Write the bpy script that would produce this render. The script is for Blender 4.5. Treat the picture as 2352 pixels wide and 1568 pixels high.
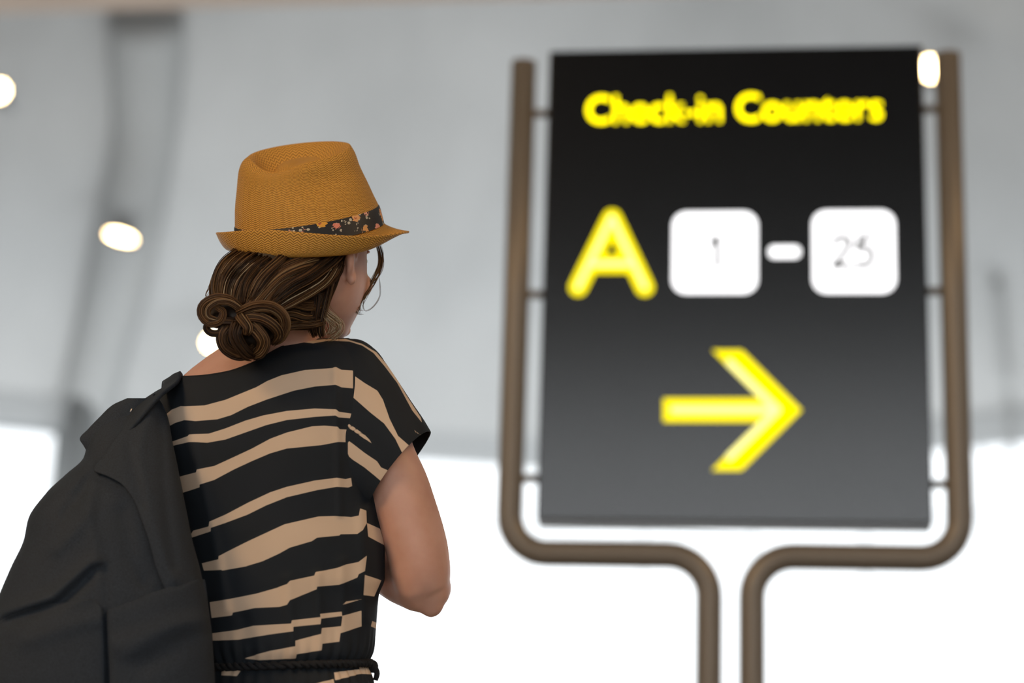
import bpy, bmesh, math, random
import numpy as np
from mathutils import Vector, Matrix

for _o in list(bpy.data.objects):
    bpy.data.objects.remove(_o)
SC = bpy.context.scene
COL = SC.collection
rng = np.random.default_rng(7)

# ------------------------------------------------------------------ camera
CAM_Z, PITCH, ROLL, LENS = 0.75, math.radians(14.74), math.radians(1.84), 70.0
FPX = LENS / 36.0 * 2352.0
FWD = np.array([0, math.cos(PITCH), math.sin(PITCH)])
_U = np.array([0, -math.sin(PITCH), math.cos(PITCH)])
_X = np.array([1.0, 0, 0])
RGT = math.cos(ROLL) * _X + math.sin(ROLL) * _U
UPV = -math.sin(ROLL) * _X + math.cos(ROLL) * _U
cam_d = bpy.data.cameras.new('camera')
cam = bpy.data.objects.new('camera', cam_d)
COL.objects.link(cam)
cam_d.lens = LENS
cam_d.sensor_width = 36.0
cam_d.clip_end = 300
M = Matrix.Identity(4)
for i in range(3):
    M[i][0], M[i][1], M[i][2] = RGT[i], UPV[i], -FWD[i]
M[2][3] = CAM_Z
cam.matrix_world = M
SUBJ = 2.62                                  # metres from the lens to the woman
cam_d.dof.use_dof = True
cam_d.dof.focus_distance = SUBJ / math.cos(PITCH) * 0.985
cam_d.dof.aperture_fstop = 2.0
cam_d.dof.aperture_blades = 9
SC.camera = cam

# ------------------------------------------------------------------ sky, light, exposure
world = bpy.data.worlds.new('bright_overcast_sky')
SC.world = world
world.use_nodes = True
_bg = world.node_tree.nodes['Background']
_bg.inputs[0].default_value = (0.93, 0.97, 1.0, 1)
_bg.inputs[1].default_value = 2.1
SC.view_settings.view_transform = 'Standard'
SC.view_settings.look = 'None'
SC.view_settings.exposure = 0.0
SC.view_settings.gamma = 1.0
SC.view_settings.use_curve_mapping = False
SC.cycles.use_denoising = True
SC.cycles.max_bounces = 6
SC.cycles.diffuse_bounces = 4
SC.cycles.sample_clamp_indirect = 6.0


def area(name, loc, target, size, power, color):
    l = bpy.data.lights.new(name, 'AREA')
    l.shape = 'RECTANGLE'
    l.size, l.size_y = size
    l.energy = power
    l.color = color
    o = bpy.data.objects.new(name, l)
    COL.objects.link(o)
    o.location = loc
    o.rotation_euler = (Vector(target) - Vector(loc)).to_track_quat('-Z', 'Y').to_euler()
    return o


area('ceiling_light_warm', (-6.5, -2.0, 6.5), (0, 2.8, 1.2), (2.5, 2.5), 360, (1.0, 0.68, 0.38))
area('ceiling_light_side', (5.5, 0.5, 7.0), (0.0, 2.6, 1.5), (2, 2), 170, (1.0, 0.66, 0.34))
area('window_daylight', (0.0, 27.0, 3.2), (0.0, 0.0, 1.0), (24, 5), 900, (0.95, 0.98, 1.0))
area('added_wall_fill', (2.5, 25.2, 0.5), (2.5, 28.5, 4.2), (30, 4), 2450, (0.93, 0.97, 1.0))  # added fill lamp near the floor, stands in for light bounced up the wall
area('added_rear_fill', (0.0, -13.0, 2.6), (0.0, 3.0, 1.4), (18, 4), 90, (0.9, 0.96, 1.0))  # added lamp inside the invented rear glazing, fill from behind the camera


# ------------------------------------------------------------------ pixel rays (2352 x 1568 frame)
def ray(u, v):
    u = np.asarray(u, float)
    v = np.asarray(v, float)
    a = (u - 1176) / FPX
    b = (784 - v) / FPX
    return FWD + a[..., None] * RGT + b[..., None] * UPV


KW = SUBJ / FPX                              # metres per modelling unit at the woman


def PW(u, v, w):
    """modelling units (right, down, away) at the woman -> world metres"""
    d = ray(u, v)
    dist = SUBJ + np.asarray(w, float) * KW
    return d * (dist / d[..., 1])[..., None] + np.array([0, 0, CAM_Z])


def at(u, v, dist):
    d = ray(np.float64(u), np.float64(v))
    return d * (dist / d[1]) + np.array([0, 0, CAM_Z])


# ------------------------------------------------------------------ materials
def mat(name, color, rough=0.6, metal=0.0, spec=0.5, **kw):
    m = bpy.data.materials.new(name)
    m.use_nodes = True
    b = m.node_tree.nodes['Principled BSDF']
    b.inputs['Base Color'].default_value = (*color, 1)
    b.inputs['Roughness'].default_value = rough
    b.inputs['Metallic'].default_value = metal
    b.inputs['Specular IOR Level'].default_value = spec
    for k, v in kw.items():
        b.inputs[k.replace('_', ' ')].default_value = v
    return m


class NT:
    def __init__(s, m):
        s.m = m
        s.n = m.node_tree.nodes
        s.l = m.node_tree.links
        s.b = s.n.get('Principled BSDF')

    def new(s, t, **kw):
        n = s.n.new(t)
        for k, v in kw.items():
            setattr(n, k, v)
        return n

    def link(s, a, b):
        s.l.new(a, b)

    def math(s, op, a, b=None, c=None):
        n = s.n.new('ShaderNodeMath')
        n.operation = op
        for i, x in enumerate((a, b, c)):
            if x is None:
                continue
            if isinstance(x, (int, float)):
                n.inputs[i].default_value = x
            else:
                s.l.new(x, n.inputs[i])
        return n.outputs[0]

    def mix(s, f, a, b):
        n = s.n.new('ShaderNodeMix')
        n.data_type = 'RGBA'
        for i, x in ((0, f), (6, a), (7, b)):
            if isinstance(x, (int, float)):
                n.inputs[i].default_value = x
            elif isinstance(x, tuple):
                n.inputs[i].default_value = (*x, 1)
            else:
                s.l.new(x, n.inputs[i])
        return n.outputs[2]

    def ramp(s, f, stops):
        n = s.n.new('ShaderNodeValToRGB')
        e = n.color_ramp.elements
        while len(e) < len(stops):
            e.new(0.5)
        for k, (p, c) in enumerate(stops):
            e[k].position = p
            e[k].color = (*c, 1)
        s.l.new(f, n.inputs[0])
        return n.outputs[0]

    def noise(s, vec, scale, detail=3.0, rough=0.5):
        n = s.n.new('ShaderNodeTexNoise')
        n.inputs['Scale'].default_value = scale
        n.inputs['Detail'].default_value = detail
        n.inputs['Roughness'].default_value = rough
        if vec is not None:
            s.l.new(vec, n.inputs['Vector'])
        return n.outputs[0]

    def bump(s, h, strength, dist):
        n = s.n.new('ShaderNodeBump')
        n.inputs['Strength'].default_value = strength
        n.inputs['Distance'].default_value = dist
        s.l.new(h, n.inputs['Height'])
        s.l.new(n.outputs[0], s.b.inputs['Normal'])


def emit(name, color, strength):
    m = bpy.data.materials.new(name)
    m.use_nodes = True
    t = NT(m)
    t.n.remove(t.b)
    e = t.new('ShaderNodeEmission')
    e.inputs[0].default_value = (*color, 1)
    e.inputs[1].default_value = strength
    t.link(e.outputs[0], t.n['Material Output'].inputs[0])
    return m


def noisy(name, color, rough, scale, amt, bump=0.0, **kw):
    m = mat(name, color, rough, **kw)
    t = NT(m)
    g = t.new('ShaderNodeTexCoord')
    f = t.noise(g.outputs['Object'], scale)
    dark = tuple(c * (1 - amt) for c in color)
    lite = tuple(min(1, c * (1 + amt)) for c in color)
    t.link(t.ramp(f, [(0.3, dark), (0.7, lite)]), t.b.inputs['Base Color'])
    if bump:
        t.bump(f, bump, 0.002)
    return m


MT = {}
MT['floor'] = noisy('polished_floor', (0.30, 0.295, 0.285), 0.25, 0.6, 0.08)
MT['plaster'] = noisy('pale_plaster', (0.55, 0.55, 0.54), 0.8, 0.8, 0.05)
MT['dark_wall'] = noisy('dark_rear_wall', (0.03, 0.03, 0.03), 0.8, 0.8, 0.05)  # unseen wall kept near black so the sign panel reflects little up high
MT['beige'] = noisy('beige_ceiling_beam', (0.85, 0.66, 0.52), 0.7, 1.5, 0.04)
MT['mullion'] = mat('mullion_grey', (0.35, 0.37, 0.38), 0.5, 0.3)
MT['column'] = noisy('column_grey', (0.27, 0.285, 0.29), 0.6, 0.6, 0.10)
MT['pier'] = noisy('pier_grey', (0.36, 0.38, 0.385), 0.7, 0.5, 0.08)
MT['bar'] = noisy('strut_fold_shade_grey', (0.40, 0.41, 0.41), 0.75, 0.3, 0.06)  # darker than the membrane; on the wide piece this paints fold shade
MT['frame_dark'] = mat('transom_grey', (0.52, 0.54, 0.55), 0.6)


def vault_mat():
    m = mat('grey_membrane', (0.5, 0.5, 0.5), 0.75)
    t = NT(m)
    g = t.new('ShaderNodeTexCoord')
    mp = t.new('ShaderNodeMapping')
    mp.inputs['Scale'].default_value = (0.35, 0.35, 0.03)
    t.link(g.outputs['Object'], mp.inputs['Vector'])
    f = t.noise(mp.outputs[0], 1.0, 3.0, 0.55)
    t.link(t.ramp(f, [(0.30, (0.43, 0.44, 0.44)), (0.5, (0.50, 0.51, 0.51)), (0.72, (0.57, 0.58, 0.58))]),
           t.b.inputs['Base Color'])
    return m


MT['vault'] = vault_mat()


def glass_mat():
    m = bpy.data.materials.new('window_glass')
    m.use_nodes = True
    t = NT(m)
    t.n.remove(t.b)
    a = t.new('ShaderNodeBsdfTransparent')
    b = t.new('ShaderNodeBsdfGlossy')
    b.inputs['Roughness'].default_value = 0.05
    x = t.new('ShaderNodeMixShader')
    x.inputs[0].default_value = 0.06
    t.link(a.outputs[0], x.inputs[1])
    t.link(b.outputs[0], x.inputs[2])
    t.link(x.outputs[0], t.n['Material Output'].inputs[0])
    return m


MT['glass'] = glass_mat()


# ------------------------------------------------------------------ object helpers
def tag(o, label=None, cat=None, group=None, kind=None):
    if label:
        o['label'] = label
    if cat:
        o['category'] = cat
    if group:
        o['group'] = group
    if kind:
        o['kind'] = kind
    return o


def empty(name, loc, rz=0.0):
    o = bpy.data.objects.new(name, None)
    COL.objects.link(o)
    o.empty_display_size = 0.1
    o.location = loc
    o.rotation_euler = (0, 0, rz)
    return o


def world_of(o):
    mw = Matrix.LocRotScale(o.location, o.rotation_euler, o.scale)
    return world_of(o.parent) @ mw if o.parent else mw


def obj(name, verts, faces, m, parent=None, smooth=True, local=False):
    """one mesh object; verts in world metres unless local"""
    verts = np.asarray(verts, float).reshape(-1, 3)
    if parent is not None and not local:
        inv = np.array(world_of(parent).inverted())
        verts = verts @ inv[:3, :3].T + inv[:3, 3]
    me = bpy.data.meshes.new(name)
    me.from_pydata(verts.tolist(), [], [list(map(int, f)) for f in faces])
    me.update()
    if smooth:
        me.polygons.foreach_set('use_smooth', [True] * len(me.polygons))
    if m is not None:
        me.materials.append(m)
    o = bpy.data.objects.new(name, me)
    COL.objects.link(o)
    if parent is not None:
        o.parent = parent
    return o


class MB:
    """collects pieces of ONE mesh"""
    def __init__(s):
        s.v, s.f, s.n = [], [], 0

    def add(s, v, f):
        v = np.asarray(v, float).reshape(-1, 3)
        s.v.append(v)
        s.f += [tuple(int(i) + s.n for i in q) for q in f]
        s.n += len(v)

    def box(s, lo, hi):
        x0, y0, z0 = lo
        x1, y1, z1 = hi
        s.add([(x0, y0, z0), (x1, y0, z0), (x1, y1, z0), (x0, y1, z0), (x0, y0, z1), (x1, y0, z1), (x1, y1, z1), (x0, y1, z1)],
              [(0, 3, 2, 1), (4, 5, 6, 7), (0, 1, 5, 4), (1, 2, 6, 5), (2, 3, 7, 6), (3, 0, 4, 7)])

    def obb(s, p0, p1, width, z0, z1):
        """upright slab along p0-p1 in plan"""
        p0, p1 = np.array(p0[:2], float), np.array(p1[:2], float)
        d = (p1 - p0) / np.linalg.norm(p1 - p0)
        n = np.array([-d[1], d[0]]) * width / 2
        q = [p0 - n, p1 - n, p1 + n, p0 + n]
        s.add([(*a, z0) for a in q] + [(*a, z1) for a in q],
              [(0, 3, 2, 1), (4, 5, 6, 7), (0, 1, 5, 4), (1, 2, 6, 5), (2, 3, 7, 6), (3, 0, 4, 7)])

    def loft(s, rings, cap=True):
        rings = np.asarray(rings, float)
        n, m = rings.shape[:2]
        f = []
        for i in range(n - 1):
            for j in range(m):
                k = (j + 1) % m
                f.append((i * m + j, i * m + k, (i + 1) * m + k, (i + 1) * m + j))
        v = rings.reshape(-1, 3)
        if cap:
            v = np.vstack([v, rings[0].mean(0), rings[-1].mean(0)])
            a, b = n * m, n * m + 1
            for j in range(m):
                k = (j + 1) % m
                f.append((a, k, j))
                f.append((b, (n - 1) * m + j, (n - 1) * m + k))
        s.add(v, f)

    def tube(s, path, rad, seg=12, flat=None):
        path = np.asarray(path, float)
        n = len(path)
        rad = np.atleast_1d(np.asarray(rad, float))
        if len(rad) != n:
            rad = np.interp(np.linspace(0, 1, n), np.linspace(0, 1, len(rad)), rad)
        tan = np.gradient(path, axis=0)
        tan /= np.linalg.norm(tan, axis=1)[:, None] + 1e-12
        ref = np.array([0.31, 0.22, 0.92])
        if abs(tan[0] @ ref) > 0.9:
            ref = np.array([1.0, 0.1, 0])
        nrm = np.cross(tan[0], ref)
        nrm /= np.linalg.norm(nrm)
        R = []
        th = np.linspace(0, 2 * math.pi, seg, endpoint=False)
        for i in range(n):
            nrm = nrm - tan[i] * (nrm @ tan[i])
            nrm /= np.linalg.norm(nrm)
            bi = np.cross(tan[i], nrm)
            R.append(path[i] + rad[i] * (np.cos(th)[:, None] * nrm + np.sin(th)[:, None] * bi))
        s.loft(R)

    def ellipsoid(s, c, r, n=16, m=20):
        c, r = np.array(c, float), np.array(r, float)
        ph = np.linspace(0.02, math.pi - 0.02, n)
        th = np.linspace(0, 2 * math.pi, m, endpoint=False)
        rings = [[c + r * (math.sin(p) * math.cos(t), math.cos(p), math.sin(p) * math.sin(t)) for t in th] for p in ph]
        s.loft(rings)

    def build(s, name, m, parent=None, smooth=True, local=False, warp=None):
        v = np.vstack(s.v)
        if warp:
            v = warp(v[:, 0], v[:, 1], v[:, 2])
        return obj(name, v, s.f, m, parent, smooth, local)


def curve(pts, n):
    """Catmull-Rom through pts, n samples"""
    p = np.asarray(pts, float)
    k = len(p)
    P = np.vstack([2 * p[0] - p[1], p, 2 * p[-1] - p[-2]])
    t = np.linspace(0, k - 1, n)
    i = np.minimum(t.astype(int), k - 2)
    f = (t - i)[:, None]
    a, b, c, d = P[i], P[i + 1], P[i + 2], P[i + 3]
    return 0.5 * (2 * b + (c - a) * f + (2 * a - 5 * b + 4 * c - d) * f ** 2 + (3 * b - a - 3 * c + d) * f ** 3)


def rows(table):
    """smooth interpolator over rows (key, a, b, ...), Hermite with limited slopes"""
    t = np.asarray(table, float)
    x, y = t[:, 0], t[:, 1:]
    dx = np.diff(x)
    sl = np.diff(y, axis=0) / dx[:, None]
    mm = np.zeros_like(y)
    for c in range(y.shape[1]):
        for i in range(1, len(x) - 1):
            a, b = sl[i - 1, c], sl[i, c]
            mm[i, c] = 0 if a * b <= 0 else 2 * a * b / (a + b)
        mm[0, c], mm[-1, c] = sl[0, c], sl[-1, c]

    def f(q):
        q = np.clip(np.asarray(q, float), x[0], x[-1])
        i = np.clip(np.searchsorted(x, q, side='right') - 1, 0, len(x) - 2)
        h = dx[i]
        s_ = (q - x[i]) / h
        s_, h = s_[..., None], h[..., None]
        return ((2 * s_ ** 3 - 3 * s_ ** 2 + 1) * y[i] + (s_ ** 3 - 2 * s_ ** 2 + s_) * h * mm[i]
                + (-2 * s_ ** 3 + 3 * s_ ** 2) * y[i + 1] + (s_ ** 3 - s_ ** 2) * h * mm[i + 1])
    return f


# ================================================================== THE HALL
ZW = 7.0                                     # head of the glazing


def plan(u, v):
    d = ray(np.float64(u), np.float64(v))
    el = d[2] / d[1]
    dist = (ZW - CAM_Z) / el
    p = at(u, v, dist)
    return p[:2]


pl = [plan(0, 968), plan(560, 1022), plan(1130, 1064), plan(1480, 1080), plan(1900, 1052), plan(2352, 1012)]
pl = np.array(pl)
first = pl[0] + (pl[0] - pl[1]) / np.linalg.norm(pl[0] - pl[1]) * 16
last = pl[-1] + (pl[-1] - pl[-2]) / np.linalg.norm(pl[-1] - pl[-2]) * 16
FAC = np.vstack([first, pl, last])
fine = curve(FAC, 60)
XL, XR, YB, ZT = fine[0][0], fine[-1][0], -14.0, 17.0

floor = MB()
floor.add([(XL - 1, YB - 1, 0), (XR + 1, YB - 1, 0), (XR + 1, 40, 0), (XL - 1, 40, 0),
           (XL - 1, YB - 1, -0.3), (XR + 1, YB - 1, -0.3), (XR + 1, 40, -0.3), (XL - 1, 40, -0.3)],
          [(0, 1, 2, 3), (7, 6, 5, 4), (0, 4, 5, 1), (1, 5, 6, 2), (2, 6, 7, 3), (3, 7, 4, 0)])
tag(floor.build('floor', MT['floor'], smooth=False), 'pale polished floor of the departure hall', 'floor', kind='structure')

# the curved grey membrane that leans in over the glazing up to the ceiling
cen = np.array([fine[:, 0].mean(), 10.0])
vr = []
for k in range(25):
    t = k / 24
    z = ZW + (ZT - ZW) * t
    lean = 0.22 * t + 0.10 * t * t
    row = []
    for q in fine:
        c = np.array([q[0] * 0.92, 6.0])
        p = q + (c - q) * lean
        row.append((*p, z))
    vr.append(row)
vr = np.array(vr)
n_, m_ = vr.shape[:2]
vf = [(i * m_ + j, i * m_ + j + 1, (i + 1) * m_ + j + 1, (i + 1) * m_ + j) for i in range(n_ - 1) for j in range(m_ - 1)]
vault = obj('wall_front', vr, vf, MT['vault'])
sm = vault.modifiers.new('thick', 'SOLIDIFY')
sm.thickness = 0.15
sm.offset = -1
tag(vault, 'tall grey curved wall membrane leaning in above the windows', 'wall', kind='structure')

ceil = MB()
ceil.box((XL - 1, YB - 1, ZT), (XR + 1, 40, ZT + 0.3))
tag(ceil.build('ceiling', MT['plaster'], smooth=False), 'pale ceiling of the hall', 'ceiling', kind='structure')
for nm, x0, x1, y1 in (('wall_left', XL - 0.5, XL - 0.2, fine[0][1] + 0.3), ('wall_right', XR + 0.2, XR + 0.5, fine[-1][1] + 0.3)):
    b = MB()
    b.box((x0, YB, 0), (x1, y1, ZT))
    tag(b.build(nm, MT['plaster'], smooth=False), 'pale side wall of the hall', 'wall', kind='structure')
b = MB()
b.box((XL - 1, YB - 0.3, 6.6), (XR + 1, YB, ZT))
b.box((XL - 1, YB - 0.3, 0), (XL + 8, YB, 6.6))
b.box((XR - 8, YB - 0.3, 0), (XR + 1, YB, 6.6))
b.box((XL + 8, YB - 0.3, 0), (XR - 8, YB, 0.4))
tag(b.build('wall_back', MT['dark_wall'], smooth=False), 'rear wall of the hall with an added window strip', 'wall', kind='structure')


def window(name, pts, z0, z1, nbay, mull, transoms, label):
    """glazing along a plan polyline: pane, mullions and transoms under one root"""
    pts = np.asarray(pts)
    root = empty(name, (*pts[0], z0))
    tag(root, label, 'window', kind='structure')
    g = MB()
    for a, c in zip(pts[:-1], pts[1:]):
        g.obb(a, c, 0.02, z0, z1)
    g.build('glass_pane', MT['glass'], root, smooth=False)
    fr = MB()
    seg = np.linalg.norm(np.diff(pts, axis=0), axis=1)
    cum = np.concatenate([[0], np.cumsum(seg)])
    for s_ in np.linspace(0, cum[-1], nbay + 1):
        p = np.array([np.interp(s_, cum, pts[:, 0]), np.interp(s_, cum, pts[:, 1])])
        fr.box((p[0] - mull / 2, p[1] - 0.08, z0), (p[0] + mull / 2, p[1] + 0.08, z1))
    for zt, hh in transoms:
        for a, c in zip(pts[:-1], pts[1:]):
            fr.obb(a, c, 0.12, zt, zt + hh)
    fr.build('window_frame', MT['mullion'], root, smooth=False)
    return root


iA = [q for q in fine if q[0] <= plan(130, 975)[0]]
iB = [q for q in fine if plan(430, 1008)[0] <= q[0]]
iA.append(plan(130, 982))
iB.insert(0, plan(430, 1008))
window('window_1', iA, 0.0, ZW, 6, 0.03, [(0.0, 0.1), (ZW - 0.12, 0.12)], 'blown out bright window left of the grey column')
window('window_2', iB, 0.0, ZW, 16, 0.022, [(0.0, 0.1), (5.95, 0.02)], 'long blown out window wall behind the sign')
window('window_rear_added', [(XL + 8, YB - 0.15), (XR - 8, YB - 0.15)], 0.4, 6.6, 12, 0.1, [(0.4, 0.1), (6.5, 0.1)],  # unseen strip put in so the sign panel reflects brighter towards its foot
       'unseen window strip added to the rear wall for the sign reflection')
b = MB()
for a, c in ((plan(130, 982), plan(280, 994)), (plan(280, 994), plan(430, 1008))):
    b.obb(a, c, 0.3, 0, ZW + 0.1)
tag(b.build('wall_pier', MT['pier'], smooth=False), 'grey wall pier between the windows', 'wall', kind='structure')
# grey transom band over the glazing
b = MB()
for a, c in zip(fine[:-1], fine[1:]):
    b.obb(a - np.array([0, 0.12]), c - np.array([0, 0.12]), 0.24, ZW - 0.05, ZW + 0.42)
tag(b.build('trim_1', MT['frame_dark'], smooth=False), 'grey transom band over the windows', 'trim', kind='structure')
# grey column at the left
pc = np.array([*at(168, 1000, plan(168, 985)[1] - 0.35)])
b = MB()
b.tube([(pc[0], pc[1], 0), (pc[0], pc[1], 4), (pc[0] + 0.15, pc[1], 9.0)], [0.27, 0.27, 0.24], 20)
tag(b.build('column', MT['column']), 'grey column beside the left window', 'column', kind='structure')
# slanting strut at the far right, and fold shade built as a darker rib up the left of the membrane
def bar(pts, rad, name, label):
    b = MB()
    b.tube(curve(pts, 24), rad, 12)
    return tag(b.build(name, MT['bar']), label, 'trim', kind='structure')


def on_vault(u, v, off=0.25):
    """where a ray meets the membrane"""
    lo, hi = 5.0, 60.0
    d = ray(np.float64(u), np.float64(v))
    for dist in np.linspace(8, 45, 600):
        p = d * (dist / d[1]) + np.array([0, 0, CAM_Z])
        if p[2] < ZW:
            yy = np.interp(p[0], fine[:, 0], fine[:, 1])
        else:
            k = min(int((p[2] - ZW) / (ZT - ZW) * 24), 24)
            yy = np.interp(p[0], vr[k, :, 0], vr[k, :, 1])
        if p[1] >= yy:
            return p - d / np.linalg.norm(d) * off
    return p


bar([on_vault(2285, 640), on_vault(2305, 850), on_vault(2322, 1010), (*(plan(2322, 1012) - np.array([0, 0.2])), 0)], 0.055,
    'trim_2', 'thin dark strut at the right edge')
bar([on_vault(335, 36, 0.1), on_vault(330, 300, 0.1), on_vault(285, 560, 0.1), on_vault(240, 760, 0.1), on_vault(190, 960, 0.1)],
    np.linspace(0.55, 0.42, 24), 'trim_3', 'shade of a fold built as a wide dark rib running up the grey wall')  # added piece; its darker grey puts a wall fold's shade into colour
# beige beam under the ceiling at the top edge
dl = 16.0
pL = at(0, 30, dl)
zb = pL[2]
rR = ray(np.float64(1150), np.float64(-2))
pR = at(1150, -2, (zb - CAM_Z) / (rR[2] / rR[1]))
dv = (pR - pL)[:2] / np.linalg.norm((pR - pL)[:2])
b = MB()
pa, pb = pL[:2] - dv * 9, pR[:2] + dv * 16
nn = np.array([-dv[1], dv[0]])
b.obb(pa - nn * 0.6, pb - nn * 0.6, 1.2, zb, zb + 0.9)
tag(b.build('trim_4', MT['beige'], smooth=False), 'beige ceiling beam along the top edge', 'beam', kind='structure')

# ------------------------------------------------------------------ spotlights on the membrane
MT['lamp'] = emit('lamp_lens', (1.0, 0.72, 0.36), 30.0)
MT['lamp_body'] = mat('lamp_housing', (0.05, 0.05, 0.05), 0.5)


def spotlight(u, v, w, h, label, tilt=0.0):
    p = on_vault(u, v, 0.95)
    root = empty('spotlight', p)
    root.rotation_euler = (0, tilt, 0)
    tag(root, label, 'lamp', 'spotlights on the grey wall')
    hb = MB()
    seg = 20
    th = np.linspace(0, 2 * math.pi, seg, endpoint=False)
    rr = lambda k, y: [(k * w * math.cos(a), y, k * h * math.sin(a)) for a in th]
    hb.loft([rr(0.75, 0.28), rr(1.05, 0.22), rr(1.12, 0.02), rr(1.12, 0.0), rr(1.02, 0.0), rr(1.02, 0.03)])
    hb.build('housing', MT['lamp_body'], root, local=True)
    lb = MB()
    lb.loft([rr(0.98, 0.02), rr(0.98, 0.012), rr(0.6, -0.006)])
    lb.build('lens', MT['lamp'], root, local=True)
    bb = MB()
    bb.tube([(0, 0.2, 0), (0, 0.75, 0.02)], 0.03, 8)
    bb.build('bracket', MT['lamp_body'], root, local=True)


spotlight(277, 543, 0.20, 0.055, 'lit oval spotlight halfway up the grey wall left of the hat', 0.25)
spotlight(-4, 208, 0.11, 0.12, 'lit spotlight cut off by the left edge of the picture')
spotlight(488, 786, 0.10, 0.09, 'lit round spotlight partly behind the hair bun')
spotlight(2138, 157, 0.13, 0.14, 'lit spotlight seen between sign panel and its tall right pole')

# ================================================================== THE SIGN
YAW = math.radians(-7.01)
SD = 5.0
SK = SD / 3.7
SC0 = np.array([0.4247 * SK, SD, CAM_Z + 1.1185 * SK])     # panel centre
SW, SH = 0.7358 * SK, 0.9527 * SK
DX = np.array([math.cos(YAW), math.sin(YAW), 0])
DN = np.array([DX[1], -DX[0], 0])                          # towards the viewer


def S(u, v):
    d = ray(np.float64(u), np.float64(v))
    o = np.array([0, 0, CAM_Z])
    t = ((SC0 - o) @ DN) / (d @ DN)
    p = o + d * t
    return float((p - SC0) @ DX), float(p[2])


sign = empty('check_in_sign', (SC0[0], SC0[1], 0), YAW)
tag(sign, 'tall black lit check-in counters sign with yellow arrow on bent grey poles', 'sign')


def sx(pts):
    return [S(*p) for p in pts]


def plate(mb, poly, y0, y1):
    """extruded polygon in the sign's own frame (x, z) between depths y0 (front) and y1"""
    n = len(poly)
    v = [(x, y0, z) for x, z in poly] + [(x, y1, z) for x, z in poly]
    bm = bmesh.new()
    vs = [bm.verts.new(q) for q in v]
    bm.faces.new(vs[:n])
    bm.faces.new(vs[n:][::-1])
    for i in range(n):
        bm.faces.new((vs[i], vs[n + i], vs[n + (i + 1) % n], vs[(i + 1) % n]))
    bm.normal_update()
    bmesh.ops.triangulate(bm, faces=[f for f in bm.faces if len(f.verts) > 4])
    bmesh.ops.recalc_face_normals(bm, faces=bm.faces)
    bm.verts.index_update()
    mb.add([tuple(q.co) for q in bm.verts], [tuple(q.index for q in f.verts) for f in bm.faces])
    bm.free()


def rounded(x0, x1, z0, z1, r, n=8):
    out = []
    for cx, cz, a0 in ((x1 - r, z1 - r, 0), (x0 + r, z1 - r, 90), (x0 + r, z0 + r, 180), (x1 - r, z0 + r, 270)):
        for k in range(n + 1):
            a = math.radians(a0 + 90 * k / n)
            out.append((cx + r * math.cos(a), cz + r * math.sin(a)))
    return out


def stroke(mb, a, c, wdt, y0, y1):
    a, c = np.array(a), np.array(c)
    d = (c - a) / np.linalg.norm(c - a)
    n = np.array([-d[1], d[0]]) * wdt / 2
    poly = []
    for k in range(9):
        t = math.pi * k / 8
        poly.append(tuple(c + n * math.cos(t) + d * math.sin(t) * wdt / 2))
    for k in range(9):
        t = math.pi * k / 8
        poly.append(tuple(a - n * math.cos(t) - d * math.sin(t) * wdt / 2))
    plate(mb, poly[::-1], y0, y1)


MT['panel'] = mat('gloss_black_panel', (0.002, 0.002, 0.0025), 0.2, spec=1.0)
MT['panel_edge'] = mat('panel_rim', (0.10, 0.105, 0.11), 0.4, 0.5)
MT['pole'] = mat('bronze_painted_pole', (0.20, 0.17, 0.135), 0.42, 0.3)
MT['yellow'] = emit('lit_yellow', (1.0, 0.82, 0.0), 1.5)
MT['title'] = emit('lit_yellow_title', (1.0, 0.82, 0.0), 3.0)
MT['yellow_glow'] = emit('lit_yellow_painted_glow', (1.0, 0.92, 0.28), 1.7)  # paler colour paints the overexposed centre of the lit strokes
MT['tile'] = emit('lit_white', (1.0, 0.99, 1.0), 2.0)
MT['ink'] = mat('numeral_black', (0.01, 0.01, 0.01), 0.5)
zc = SC0[2]
pb_ = MB()
pb_.box((-SW / 2 - 0.004, 0.0, zc - SH / 2 - 0.006), (SW / 2 + 0.004, 0.07, zc + SH / 2))
po = pb_.build('panel', MT['panel'], sign, smooth=False, local=True)
bv = po.modifiers.new('edge', 'BEVEL')
bv.width = 0.004
bv.segments = 2
b = MB()
b.box((-SW / 2, -0.003, zc - SH / 2 - 0.016), (SW / 2, 0.072, zc - SH / 2 - 0.0065))
b.build('bottom_rail', MT['panel_edge'], sign, smooth=False, local=True)

PR = 0.0345
xl = S(1184, 640)[0]
xr = S(2193, 640)[0]
xi = S(1628, 1450)[0]
xj = S(1727, 1450)[0]
zh = 0.5 * (S(1400, 1270)[1] + S(1900, 1271)[1])
for (xo, xin, ztop) in ((xl, xi, S(1203, 133)[1]), (xr, xj, S(2186, 114)[1])):
    sg = 1 if xin > xo else -1
    r1, r2 = 0.098, 0.105
    path = [(xo, ztop), (xo, (ztop + zh) / 2), (xo, zh + r1)]
    for k in range(1, 9):
        a = math.pi / 2 * k / 8
        path.append((xo + sg * r1 * (1 - math.cos(a)), zh + r1 - r1 * math.sin(a)))
    path.append((xin - sg * r2, zh))
    for k in range(1, 9):
        a = math.pi / 2 * k / 8
        path.append((xin - sg * r2 + sg * r2 * math.sin(a), zh - r2 + r2 * math.cos(a)))
    path += [(xin, zh * 0.5), (xin, 0.012)]
    mb = MB()
    mb.tube([(x, 0.035, z) for x, z in path], PR, 24)
    mb.build('pole', MT['pole'], sign, local=True)
mb = MB()
mb.loft([[(x, 0.035 + z, 0.0) for x, z in rounded(xi - 0.16, xj + 0.16, -0.16, 0.16, 0.05)],
         [(x, 0.035 + z, 0.012) for x, z in rounded(xi - 0.16, xj + 0.16, -0.16, 0.16, 0.05)]])
mb.build('base_plate', MT['pole'], sign, smooth=False, local=True)
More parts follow.
